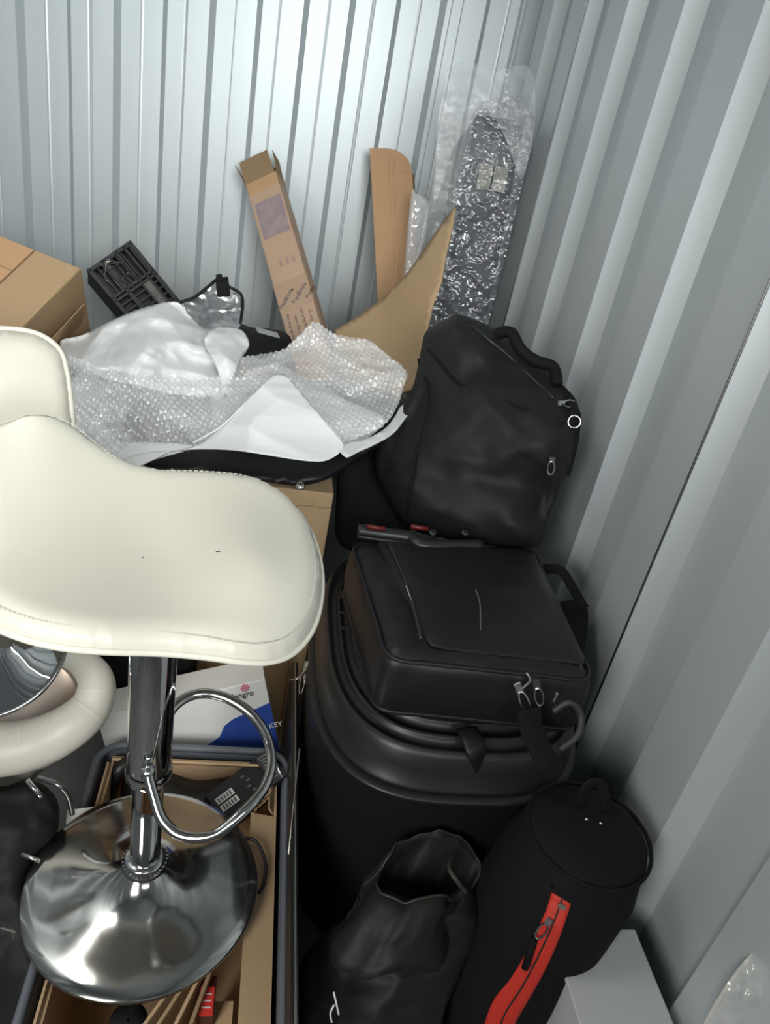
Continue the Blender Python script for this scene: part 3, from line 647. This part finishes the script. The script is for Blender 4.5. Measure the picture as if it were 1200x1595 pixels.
MB().tube([fn(0, cr_ * .98, -.001), fn(W_, cr_ * .98, -.001)], .0009, 5).build('score_line', CARDO, cp)
# curved sheet
pc = patch('curved_cardboard', [(522, 514), (560, 492), (600, 462), (640, 420), (675, 368), (711, 320), (706, 350), (696, 395), (688, 440), (674, 478), (663, 530), (657, 575), (652, 604), (628, 612), (600, 640), (540, 600), (520, 560)],
           [(522, 514, 2.28), (600, 462, 2.26), (711, 320, 2.22), (690, 440, 2.06), (655, 600, 1.88), (620, 520, 2.12), (560, 560, 2.12), (540, 600, 2.05), (630, 450, 2.19)], 7, CARD, None, smooth=False, solid=.004)
tag(pc, 'large bent sheet of brown cardboard sweeping up to a point behind the bubble wrap', 'cardboard')

# ------------------------------------------------------------------ tall bubble wrapped item in the corner
tw = thing('wrapped_panel', 'tall dark item in bubble wrap with cream label, standing in the wall corner', 'parcel', at(725, 560, y=2.42))
fr = frame(at(752, 178, y=2.52), at(822, 190, y=2.50), at(662, 620, y=2.40), .08); P0, u, v, n = fr; uh, vh, nh = norm(u), norm(v), norm(n)
MB().hexa(P0 - uh * .02, u * 1.1, v, n).build('inner_item', FOAM, tw, bevel=.012)
MB().hexa(P0 + u * .1 - nh * .003 + v * .05, u * .62, v * .14, nh * .002).build('dark_patch', CPLAS, tw)
for a in (.12, .46): quad_on(fr, a, .155, a + .30, .235, .034, LABEL, 'cream_label', tw, .001)
patch('bubble_layer', [(745, 165), (790, 150), (828, 160), (830, 215), (820, 260), (806, 320), (790, 390), (775, 450), (762, 500), (745, 540), (690, 540), (668, 505), (672, 450), (686, 390), (700, 330), (716, 260), (730, 200)],
      [(745, 165, 2.44), (828, 165, 2.42), (762, 500, 2.33), (668, 505, 2.33), (700, 330, 2.38)], 2.6, BUBBLED, tw, wr=[('n', 10, .012, 1), ('v', 22, .014, 3), ('v', 60, .012, 5)], bub=.0115, bubh=.005, solid=.0)
patch('loose_top', [(712, 108), (740, 98), (770, 112), (800, 103), (822, 104), (832, 128), (834, 170), (828, 230), (812, 280), (800, 250), (780, 200), (755, 168), (735, 190), (705, 235), (690, 285), (675, 318), (680, 250), (682, 190), (692, 140)],
      [(712, 108, 2.40), (800, 103, 2.42), (834, 180, 2.40), (675, 318, 2.36), (755, 168, 2.38)], 2.8, BUBBLEC, tw, wr=[('v', 8, .06, 2), ('v', 30, .012, 6)], bub=.0115, bubh=.003, solid=.0)
patch('loose_side', [(700, 110), (735, 100), (780, 150), (800, 240), (770, 300), (730, 320), (708, 322), (675, 370), (664, 420), (660, 350), (672, 300), (680, 220), (688, 150)],
      [(700, 110, 2.55), (735, 100, 2.58), (800, 240, 2.5), (664, 420, 2.45)], 3.4, BUBBLEC, tw, wr=[('v', 9, .04, 8), ('v', 28, .01, 7)], bub=.0115, bubh=.003, solid=.0)
sr = thing('bubble_wrap_roll', 'narrow roll of bubble wrap between the rounded cardboard pad and the tall wrapped parcel', 'bubble wrap', at(655, 560, y=2.62))
blob('roll', [(640, 305), (650, 300), (664, 306), (670, 320), (664, 370), (654, 410), (648, 470), (640, 540), (622, 540), (628, 440)], [(650, 300, 2.66), (664, 370, 2.62), (630, 540, 2.5)], .02, BUBBLE, sr, step=3, edge=14, wr=[('c', 40, .008, 2)])

# ------------------------------------------------------------------ black holdall
hd = thing('holdall', 'big stuffed black nylon holdall with zipper pulls, piled against the right wall', 'bag', at(740, 840, y=1.46))
hb, hs_ = blob('body', [(664, 516), (690, 500), (712, 490), (740, 498), (770, 512), (800, 532), (838, 562), (868, 590), (890, 622), (900, 665), (893, 715), (872, 765), (855, 808), (838, 850), (760, 850), (690, 838), (642, 824), (612, 790), (592, 752), (584, 712), (600, 672), (628, 632), (645, 596), (655, 550)],
     [(690, 500, 1.72), (800, 532, 1.66), (895, 650, 1.44), (855, 808, 1.34), (740, 850, 1.36), (642, 824, 1.42), (586, 712, 1.56), (650, 560, 1.70), (740, 680, 1.47)], .085, NYLON, hd, step=6, edge=75, wr=[('v', 5, .07, 3), ('v', 12, .014, 8), ('n', 5, .05, 2)])
for P in ([(652, 560), (668, 620), (650, 700), (640, 760), (632, 822)], [(668, 545), (720, 600), (800, 630), (880, 660)]):
    MB().tube(spline([hs_(a, b, .002) for a, b in P], 8), .003, 8).build('seam', FABRIC, hb, smooth=True)
MB().tube(spline([hs_(a, b, .004) for a, b in [(735, 508), (760, 528), (790, 552), (830, 590), (862, 620)]], 8), .0035, 8).build('zip', CPLAS, hb, smooth=True)
def pull(P, Q, name='zipper_pull', parent=None, w_=.007):
    P = np.array(P); Q = np.array(Q); d = norm(Q - P); Ln = L(Q - P); s_ = norm(np.cross(d, P - CAM)); vw = norm(np.cross(s_, d)); mb = MB()
    ring = []
    for j in range(16):
        a = 2 * math.pi * j / 16; ring.append(P + d * (Ln * .62 + math.cos(a) * Ln * .36) + s_ * math.sin(a) * w_)
    mb.tube(ring, .0017, 6, True); mb.hexa(P - s_ * w_ * .8, s_ * w_ * 1.6, d * Ln * .3, vw * .004)
    return mb.build(name, SILV, parent, smooth=False)
pull(hs_(872, 628, .02), hs_(898, 629, .03), parent=hd); pull(hs_(861, 712, .012), hs_(857, 740, .012), parent=hd)
rp_ = at(895, 657, y=1.37); axr = norm(CAM - rp_)
mb = MB(); e1 = norm(np.cross(axr, (0, 0, 1))); e2 = np.cross(axr, e1)
mb.tube([rp_ + .0125 * (math.cos(a) * e1 + math.sin(a) * e2) for a in np.linspace(0, 2 * math.pi, 25)[:-1]], .0022, 8, True); mb.build('strap_ring', SILV, hd, smooth=True)
MB().tube(spline([at(866, 600, y=1.50), at(890, 625, y=1.44), at(897, 645, y=1.39), at(893, 690, y=1.38), at(880, 740, y=1.36)], 6), .012, 10, flat=(0, -1, .3)).build('webbing_strap', FABRIC, hd, smooth=True)
MB().tube(spline([at(775, 520, y=1.62), at(796, 518, y=1.60), at(812, 545, y=1.56), at(835, 562, y=1.54), at(862, 572, y=1.52), at(868, 598, y=1.48)], 6), .013, 10).build('grab_handle', FABRIC, hd, smooth=True)

# dark backpack behind / left of the holdall
bp_, _ = blob('body', [(530, 712), (560, 700), (590, 690), (610, 740), (630, 800), (640, 850), (560, 860), (525, 840), (524, 780)], [(530, 712, 1.62), (600, 700, 1.66), (630, 840, 1.46), (530, 830, 1.5)], .03, FABRIC, None, step=8, edge=30, wr=[('c', 8, .02, 2)])
bp_.name = 'backpack'; tag(bp_, 'dark black backpack squeezed between the brown carton and the holdall', 'bag')

# ------------------------------------------------------------------ lidded black bin
BC = (.418, 1.19); BH = (.262, .345)
def sup(hx, hy, n=72, p=3.0, fr=1.0):
    out = []
    for j in range(n):
        a = 2 * math.pi * j / n; c, s = math.cos(a), math.sin(a); out.append((BC[0] + hx * abs(c) ** (2 / p) * (1 if c >= 0 else -1), BC[1] + hy * abs(s) ** (2 / p) * (1 if s >= 0 else -1)))
    return out
def loft(rings, name, m, parent, cap=True, **k):
    V = []; F = []; n = len(rings[0][0])
    for ring, z in rings: V += [(x, y, z) for x, y in ring]
    for i in range(len(rings) - 1):
        for j in range(n): F.append((i * n + j, i * n + (j + 1) % n, (i + 1) * n + (j + 1) % n, (i + 1) * n + j))
    if cap: F.append(tuple(range(n))[::-1]); F.append(tuple(range((len(rings) - 1) * n, len(rings) * n)))
    return obj(name, V, F, m, parent, smooth=True, **k)
bn = thing('lidded_bin', 'large black plastic bin with stepped lid, standing under the laptop case by right wall', 'bin', (BC[0], BC[1], 0))
loft([(sup(BH[0] * .94, BH[1] * .94), 0), (sup(BH[0] * .95, BH[1] * .95), .02), (sup(BH[0] * 1.0, BH[1] * 1.0), .485), (sup(BH[0] * 1.022, BH[1] * 1.018), .492), (sup(BH[0] * 1.03, BH[1] * 1.025), .497), (sup(BH[0] * 1.028, BH[1] * 1.023), .501), (sup(BH[0] * 1.0, BH[1] * 1.0), .503), (sup(BH[0] * .9, BH[1] * .9), .504)], 'tub', BPLAS, bn)
lid = [(1.0, .515), (1.0, .522), (.995, .545), (.965, .572), (.945, .578), (.93, .577), (.91, .572), (.875, .572), (.86, .585), (.845, .590), (.83, .587), (.815, .582), (.775, .582), (.76, .594), (.745, .598), (.73, .596), (.715, .590), (.66, .590), (.645, .600), (.3, .602)]
lid = [(.985, .505), (.985, .512), (.975, .515), (.962, .55), (.945, .572), (.925, .583), (.912, .584), (.900, .580), (.890, .572), (.845, .572), (.835, .582), (.824, .588), (.812, .585), (.802, .576), (.755, .578), (.745, .588), (.734, .594), (.722, .591), (.712, .582), (.66, .584), (.64, .596), (.3, .598)]
loft([(sup(BH[0] * a, BH[1] * a), z) for a, z in lid], 'lid', BPLAS, bn)
for k in range(3):
    p = at(528 + k, 932 + k * 24, z=.592); MB().hexa(p, (.022, .0, 0), (0, .004, 0), (0, 0, .005)).build('vent_rib', BPLAS, bn, bevel=.001)

# ------------------------------------------------------------------ laptop case on the bin
sc = thing('laptop_case', 'black soft-sided wheeled laptop case with front pocket, lying flat on the bin lid', 'bag', (.41, 1.14, .60))
def softbox(name, corners, zb, zt, m, parent, n=26, r=.02, bulge=.01, wr=()):
    """cushioned case from four plan corners (front-left, front-right, back-right, back-left)"""
    c = [np.array(q, float) for q in corners]; V = []; F = []; idx = {}; R = 14
    def pt(i, j, k):
        s, t, h = i / n, j / n, k / R
        e = lambda q: .5 - .5 * math.cos(math.pi * min(max(q, 0), 1)); s2 = s; t2 = t
        p = (c[0] * (1 - s2) + c[1] * s2) * (1 - t2) + (c[3] * (1 - s2) + c[2] * s2) * t2; return p
    key = lambda i, j, k: idx.setdefault((i, j, k), len(idx))
    order = []
    def g(i, j, k):
        if (i, j, k) not in idx: idx[(i, j, k)] = len(order); order.append((i, j, k))
        return idx[(i, j, k)]
    for k in (0, R):
        for i in range(n):
            for j in range(n): F.append((g(i, j, k), g(i + 1, j, k), g(i + 1, j + 1, k), g(i, j + 1, k)))
    for k in range(R):
        for i in range(n):
            for j in (0, n): F.append((g(i, j, k), g(i + 1, j, k), g(i + 1, j, k + 1), g(i, j, k + 1)))
        for j in range(n):
            for i in (0, n): F.append((g(i, j, k), g(i, j + 1, k), g(i, j + 1, k + 1), g(i, j, k + 1)))
    cen = sum(c) / 4
    for (i, j, k) in order:
        h = k / R; s = i / n; t = j / n; p = pt(i, j, k); z = zb + (zt - zb) * h
        q = np.array([p[0], p[1], z]); hx = min(s, 1 - s) * L(c[1] - c[0]); hy = min(t, 1 - t) * L(c[3] - c[0]); hz = min(h, 1 - h) * (zt - zb)
        # round corners: pull in points whose two or three edge distances are below r
        ds = [max(0, r - hx), max(0, r - hy), max(0, r - hz)]; m_ = math.sqrt(sum(d * d for d in ds)); over = max(0, m_ - r)
        if m_ > 0 and over > 0:
            dirv = np.array([(-1 if s > .5 else 1) * ds[0], (-1 if t > .5 else 1) * ds[1], (-1 if h > .5 else 1) * ds[2]]) / m_
            q = q + dirv * over
        if k == R: q[2] += bulge * (math.sin(math.pi * s) * math.sin(math.pi * t)) ** .5
        if 0 < k < R: q[:2] += norm(q[:2] - cen) * bulge * .6 * math.sin(math.pi * h)
        V.append(q)
    V = np.array(V)
    for kind, s_, amp, seed in wr:
        hh = amp * (crease(V, s_, seed) if kind == 'c' else fbm(V, s_, seed)); V[:, 2] += hh * (V[:, 2] > zb + .01); V[:, :2] += (V[:, :2] - cen) * hh[:, None] * 1.5
    return obj(name, V, F, m, parent, smooth=True)
corn = [(.243, .925), (.60, .905), (.615, 1.33), (.208, 1.28)]
cs_ = softbox('body', corn, .602, .735, NYLON2, sc, r=.022, bulge=.012, wr=[('c', 8, .010, 2)])
def ring(cn, z, sh):
    cen = np.mean(np.array(cn), axis=0); pts = []
    for q in range(4):
        a = np.array(cn[q]); b = np.array(cn[(q + 1) % 4])
        for t in np.linspace(.06, .94, 7): pts.append(a + (b - a) * t)
    return [np.r_[cen + (p - cen) * sh, z] for p in pts]
MB().tube(spline(ring(corn, .730, .995), 3, True), .0038, 8, True).build('piping', NYLON2, cs_, smooth=True)
MB().tube(spline(ring(corn, .622, 1.01), 3, True), .005, 8, True).build('piping', NYLON2, cs_, smooth=True)
MB().tube(spline([at(605, 845, z=.755), at(632, 905, z=.756), at(648, 960, z=.757), at(656, 995, z=.752)], 8), .003, 8).build('pocket_zip', CPLAS, cs_, smooth=True)
MB().tube(spline([at(633, 913, z=.760), at(640, 932, z=.760)], 4), .002, 6).build('zip_teeth', SILV, cs_)
softbox('front_pocket', [(.318, .950), (.592, .935), (.60, 1.30), (.258, 1.275)], .736, .751, NYLON2, cs_, n=18, r=.012, bulge=.006, wr=[('c', 9, .006, 5)])
MB().tube(spline([at(741, 918, z=.772), at(748, 940, z=.772), at(749, 980, z=.770)], 4), .0012, 6).build('pocket_seam', mat('grey_thread', (.10, .10, .11), .5), cs_)
hh = MB(); pts = [at(557, 826, z=.748), at(600, 832, z=.75), at(640, 838, z=.75), at(660, 850, z=.75), at(750, 850, z=.748)]
hd2 = MB().tube(spline(pts, 6), .014, 12).build('handle_housing', BPLAS, sc, smooth=True)
MB().tube(spline([p + np.array([0, -.018, -.004]) for p in pts], 6), .004, 8).build('housing_lip', BPLAS, hd2, smooth=True)
for px in (672, 722): MB().lathe([(.001, .016), (.006, .0165), (.008, .014)], at(px, 836, z=.76), axis=(0, -.3, 1), n=16).build('button', CPLAS, hd2, smooth=True)
for a, b in ((572, 600), (640, 668)): MB().tube([at(a, 820, z=.768), at(b, 824, z=.768)], .005, 8).build('red_catch', mat('dark_red_plastic', (.12, .012, .01), .35), hd2, smooth=True)
# loop handle right rear
MB().tube(spline([at(840, 888, y=1.30), at(872, 888, y=1.28), at(892, 915, y=1.24), at(910, 945, y=1.18)], 8), .011, 10, flat=(0, -1, .5)).build('side_handle', FABRIC, sc, smooth=True)
o, _ = blob('body', [(845, 960), (880, 936), (912, 940), (916, 980), (905, 1030), (880, 1085), (850, 1080), (840, 1020)], [(845, 960, 1.22), (912, 940, 1.24), (880, 1085, 1.02), (850, 1000, 1.12)], .02, FABRIC, None, step=8, edge=20)
o.name = 'cloth_pouch'; tag(o, 'dull black cloth pouch wedged between the laptop case and the right wall', 'bag')
# shoulder strap and clips
ss = thing('shoulder_strap', 'black shoulder strap with metal snap hooks, draped over the front of the bin lid', 'strap', at(840, 1150, z=.60))
for k, (a, b, c) in enumerate([((806, 1066), (824, 1110), .875), ((836, 1062), (842, 1100), .875)]):
    pull(at(*a, y=c), at(*b, y=c - .01), 'snap_hook', ss, .007).data.materials[0] = [SILV, DKMETAL][k]
MB().tube(spline([at(814, 1072, y=.87), at(826, 1060, y=.87), at(820, 1048, y=.875)], 5), .002, 6).build('hook_swivel', SILV, ss)
MB().tube(spline([at(826, 1104, y=.86), at(828, 1135, y=.85), at(842, 1165, y=.835), at(856, 1195, y=.82)], 6), .022, 12, flat=(0, -.5, .9)).build('webbing', FABRIC, ss, smooth=True)
MB().tube(spline([at(728, 1135, z=.602), at(742, 1165, z=.60), at(756, 1200, z=.545), at(768, 1235, z=.50)], 6), .020, 12, flat=(0, -.6, .8)).build('webbing', NYLON2, ss, smooth=True)
MB().tube(spline([at(862, 1108, y=.90), at(888, 1094, y=.90), at(905, 1115, y=.89), at(900, 1145, y=.87), at(872, 1168, y=.86)], 8), .0065, 10).build('strap_loop', mat('dark_grey_webbing', (.03, .03, .032), .5), ss, smooth=True)
MB().tube([at(862, 1092, y=.87), at(868, 1080, y=.87)], .0025, 6).build('buckle_tip', SILV, ss)

# ------------------------------------------------------------------ black portfolio case between crate and bin
pf = thing('portfolio_case', 'tall black leather-look case with zipper pulls, standing between crate and bin', 'bag', (.155, 1.0, 0))
pfb = MB().hexa((.1345, .48, 0), (.014, 0, 0), (.0, .86, .0), (-.004, 0, .36)).build('body', BLEATH, pf, bevel=.004, segs=3)
MB().tube([(.139, .48, .362), (.139, 1.33, .362)], .003, 8).build('zip', DKMETAL, pfb)
pull(at(478, 1030, z=.41), at(468, 1082, z=.37), parent=pf, w_=.005); pull(at(482, 1034, z=.41), at(474, 1066, z=.38), parent=pf, w_=.004)
MB().tube(spline([at(452, 1060, z=.385), at(465, 1056, z=.40), at(478, 1044, z=.41)], 4), .003, 6).build('zip_cord', SILV, pf)
MB().lathe([(.001, .006), (.007, .004), (.008, -.004), (.001, -.006)], at(481, 1040, z=.41), axis=(0, -1, 1), n=14).build('slider', SILV, pf, smooth=True)
MB().tube([at(467, 1166, x=.128), at(450, 1330, x=.130)], .0016, 6).build('edge_trim', SILV, pf)

# ------------------------------------------------------------------ open crumpled black bag in front of the bin
sk = thing('drawstring_sack', 'crumpled black coated sack with its mouth gaping, slumped in front of the bin', 'bag', at(600, 1560, y=.72))
sb, sf = blob('body', [(512, 1448), (545, 1425), (575, 1405), (596, 1385), (640, 1400), (690, 1398), (728, 1380), (752, 1420), (745, 1462), (722, 1510), (695, 1570), (670, 1640), (560, 1680), (460, 1670), (452, 1570), (468, 1500), (495, 1465)],
     [(512, 1448, .76), (596, 1385, .74), (728, 1390, .76), (650, 1560, .66), (490, 1660, .60), (480, 1540, .68), (600, 1500, .70)], .045, BINBAG, sk, step=6, edge=45, wr=[('v', 9, .05, 2), ('v', 20, .016, 6)])
# mouth: a collar of cloth with an opening
ctr = [(592, 1352), (612, 1322), (640, 1304), (680, 1297), (718, 1304), (742, 1324), (750, 1350), (740, 1385), (722, 1402), (690, 1398), (655, 1398), (625, 1402), (598, 1390), (586, 1372)]
ctd = [.775, .80, .82, .83, .83, .82, .80, .765, .735, .71, .70, .70, .715, .745]
top = spline([at(a, b, y=c) for (a, b), c in zip(ctr, ctd)], 6, True); top = [p + .011 * np.array([noise.noise(Vector(p) * 30), 0, noise.noise(Vector(p) * 35 + Vector((3, 3, 3)))]) for p in top]
cc = sum(top) / len(top); dwn = at(602, 1490, y=.69); dv = dwn - cc
V = []; F = []; n_ = len(top)
for k in range(7):
    t = k / 6
    for i, p in enumerate(top):
        q = p + dv * t * .75 - (cc - p) * (.22 * t) ; a = (noise.noise(Vector(q) * 16) * .022 + abs(noise.noise(Vector(q) * 30)) * .014) * math.sin(t * 3.1) ** .6 if 0 < t < 1 else 0; V.append(q + norm(p - cc) * a)
for k in range(6):
    for i in range(n_): F.append((k * n_ + i, k * n_ + (i + 1) % n_, (k + 1) * n_ + (i + 1) % n_, (k + 1) * n_ + i))
obj('collar', V, F, BINBAG, sk, smooth=True, solid=.002)
MB().tube(top, .0022, 7, True).build('hem', mat('worn_black_hem', (.03, .028, .025), .5), sk, smooth=True)
MB().tube(spline([at(706, 1330, y=.74), at(700, 1352, y=.70), at(712, 1372, y=.68), at(726, 1390, y=.68)], 5), .0035, 8).build('hem_fold', mat('worn_black_hem', (.03, .028, .025), .5), sk, smooth=True)
MB().tube(spline([at(520, 1545, y=.60), at(524, 1562, y=.59), at(528, 1580, y=.585)], 4), .0014, 6).build('cord_end', WHITE, sk)
MB().tube(spline([at(521, 1565, y=.59), at(515, 1578, y=.585), at(517, 1592, y=.58)], 4), .0014, 6).build('cord_end', WHITE, sk)

# ------------------------------------------------------------------ cylindrical bag with red zip
CT = at(922, 1288, z=.545); cyc = np.array([CT[0], CT[1]]); cr2 = .105
cy = thing('duffel_bag', 'round black duffel bag stood on end, bright red zip tape down its side', 'bag', (cyc[0] - .0, cyc[1], 0))
mb = MB(); prof = [(.001, .0), (.08, .004), (.10, .03), (.106, .1), (.112, .25), (.114, .38), (.113, .46), (.108, .505), (.104, .525), (.100, .533), (.092, .540), (.07, .547), (.04, .551), (.001, .552)]
prof = [(r * (.98 if z > .5 else 1.04), z) for r, z in prof]
V = []; F = []; n_ = 64
for r, z in prof:
    for j in range(n_):
        a = 2 * math.pi * j / n_; rr_ = r * (1 + .02 * noise.noise(Vector((math.cos(a) * 2, math.sin(a) * 2, z * 8))) * (r > .05)); lean = (z - .545)
        V.append((cyc[0] + rr_ * math.cos(a) + lean * .22, cyc[1] + rr_ * math.sin(a) + lean * .10, z + .006 * noise.noise(Vector((math.cos(a) * r * 20, math.sin(a) * r * 20, 4)))))
for i in range(len(prof) - 1):
    for j in range(n_): F.append((i * n_ + j, i * n_ + (j + 1) % n_, (i + 1) * n_ + (j + 1) % n_, (i + 1) * n_ + j))
cyb = obj('body', V, F, FABRIC, cy, smooth=True)
MB().tube([(cyc[0] + .103 * math.cos(a), cyc[1] + .103 * math.sin(a), .531) for a in np.linspace(0, 2 * math.pi, 49)[:-1]], .0035, 8, True).build('end_piping', FABRIC, cyb, smooth=True)
# zip tape wraps the cylinder following px waypoints
def on_cyl(px, py, off):
    d = ray(px, py); lo = .3
    best = None
    for t in np.linspace(.4, 1.6, 1200):
        p = CAM + d * (t / 1149.) * 1.0
        z = p[2]; lean = (z - .545); r = np.interp(z, [q[1] for q in prof], [q[0] for q in prof]) if 0 < z < .552 else 0
        if math.hypot(p[0] - cyc[0] - lean * .22, p[1] - cyc[1] - lean * .10) <= r + off: return p
        if best is None: best = p
    return p
def cylstrip(Lp, Rp, off, name, m, parent, n=14):
    a = spline([np.r_[p, 0] for p in Lp], n); b = spline([np.r_[p, 0] for p in Rp], n); V = []; F = []; w_ = 6
    for p, q in zip(a, b):
        for j in range(w_ + 1): r = p + (q - p) * j / w_; V.append(on_cyl(r[0], r[1], off))
    k = len(a)
    for i in range(k - 1):
        for j in range(w_): F.append((i * (w_ + 1) + j, i * (w_ + 1) + j + 1, (i + 1) * (w_ + 1) + j + 1, (i + 1) * (w_ + 1) + j))
    return obj(name, V, F, m, parent, smooth=True, solid=.0015)
zt_ = cylstrip([(860, 1390), (848, 1425), (822, 1480), (795, 1525), (768, 1560), (750, 1610)], [(890, 1408), (872, 1460), (850, 1510), (825, 1555), (805, 1590), (795, 1620)], .002, 'zip_tape', RED, cyb)
cylstrip([(876, 1398), (858, 1445), (835, 1495), (812, 1538), (788, 1575), (772, 1612)], [(878, 1399), (860, 1446), (837, 1496), (814, 1539), (790, 1576), (774, 1613)], .004, 'zip_line', INKB, zt_)
P_ = on_cyl(868, 1405, .006); MB().hexa(P_, (.012, -.003, 0), (.003, 0, -.012), (0, -.006, .002)).build('zip_stop', mat('worn_silver', (.45, .44, .38), .35, .8), zt_, bevel=.002)
pull(on_cyl(858, 1432, .008), on_cyl(835, 1462, .012), 'zip_slider', zt_, .006).data.materials[0] = DKMETAL
MB().tube([on_cyl(832, 1463, .010), on_cyl(818, 1508, .012)], .006, 8).build('pull_cord', FABRIC, zt_, smooth=True)
MB().hexa(on_cyl(858, 1378, .004), (.034, .006, 0), (.002, 0, -.006), (0, -.003, .0)).build('end_tab', FABRIC, cyb)
MB().tube(spline([at(905, 1255, z=.556), at(915, 1225, z=.60), at(935, 1222, z=.60), at(948, 1262, z=.556)], 6), .010, 10, flat=(0, -1, .2)).build('end_handle', FABRIC, cyb, smooth=True)
for q in ((914, 1277), (936, 1283)): MB().lathe([(.001, .003), (.0025, .002), (.003, 0)], at(*q, z=.556), n=10).build('rivet', SILV, cyb)

# ------------------------------------------------------------------ pale board box at lower right
p1 = at(990, 1447, z=.36); p2 = at(1056, 1597, z=.36)
wb = thing('storage_box', 'pale grey flat-topped box at the bottom right, between the duffel bag and right wall', 'box', (.62, .5, 0))
x1_ = float(p1[0]); y1_ = float(p1[1])
MB().box((.575, .18, 0), (x1_ - .004, y1_ - .004, .352)).build('box_body', PANEL, wb, bevel=.003)
MB().box((.57, .175, .352), (x1_, y1_, .36)).build('lid', PANEL, wb, bevel=.002)
# clear plastic bag very near, bottom right corner
cpb = thing('clear_plastic_bag', 'blurry crumpled clear plastic bag with pale hem in the bottom right corner', 'bag', at(1150, 1595, y=.47))
patch('film', [(1092, 1605), (1115, 1560), (1140, 1522), (1168, 1488), (1205, 1452), (1240, 1430), (1240, 1640), (1090, 1640)], [(1092, 1605, .50), (1205, 1452, .56), (1240, 1640, .46), (1150, 1550, .50)], 5, CLEAR, cpb, wr=[('c', 18, .02, 2), ('c', 34, .008, 4)], solid=.0)
MB().tube(spline([at(1093, 1610, y=.495), at(1118, 1562, y=.51), at(1150, 1515, y=.525), at(1180, 1480, y=.54), at(1215, 1448, y=.555)], 8), .0034, 8).build('hem', mat('pale_hem', (.62, .60, .52), .4), cpb, smooth=True)

# ------------------------------------------------------------------ dark bag, black form and levers, lower left
lb, lf = blob('body', [(-60, 1210), (0, 1225), (40, 1215), (72, 1225), (92, 1255), (88, 1300), (60, 1335), (45, 1380), (55, 1450), (68, 1520), (72, 1620), (-60, 1640)], [(-60, 1210, .98), (100, 1250, .94), (50, 1400, .82), (70, 1600, .68), (-60, 1620, .70), (0, 1400, .82)], .04, NYLON, None, step=8, edge=40, wr=[('c', 6, .04, 2), ('c', 14, .012, 5)])
lb.name = 'black_bag'; tag(lb, 'slumped black bag along the bottom left edge, left of the chrome stool base', 'bag')
o = MB().tube([at(42, 1215, y=.90), at(66, 1243, y=.885)], .0042, 10).build('lever', CHROME, smooth=True); o.name = 'stool_lever'
tag(o, 'short chrome height lever pointing down beneath the tipped cream stool rim', 'lever')
o = MB().tube(spline([at(60, 1212, y=.92), at(90, 1222, y=.90), at(106, 1240, y=.90), at(113, 1268, y=.90)], 6), .0045, 10).build('metal_hoop', DKMETAL, smooth=True)
tag(o, 'dark metal hoop end curving down beside the short chrome lever', 'hoop')
o = MB().tube([at(34, 1331, y=.76), at(62, 1341, y=.75)], .003, 8).build('zip_tag', SILV, smooth=True); tag(o, 'small silver zip tag on the black bag left of the stool base', 'zip tag')
o = MB().tube([at(2, 1446, y=.70), at(24, 1452, y=.69)], .0018, 8); o.tube([at(18, 1448, y=.695), at(22, 1462, y=.69)], .0014, 6)
o = o.build('key_clip', SILV); tag(o, 'tiny metal clip low on the black bag at the left edge', 'clip')
o, _ = blob('body', [(120, 1020), (200, 1010), (300, 1015), (290, 1070), (200, 1100), (160, 1110), (130, 1090)], [(120, 1020, 1.36), (300, 1015, 1.38), (160, 1110, 1.32)], .03, FABRIC, None, step=9, edge=30)  # soft black form filling the gap behind the pole
o.name = 'dark_form'; tag(o, 'soft black form directly beneath the front stool seat, behind its pole', 'bag')
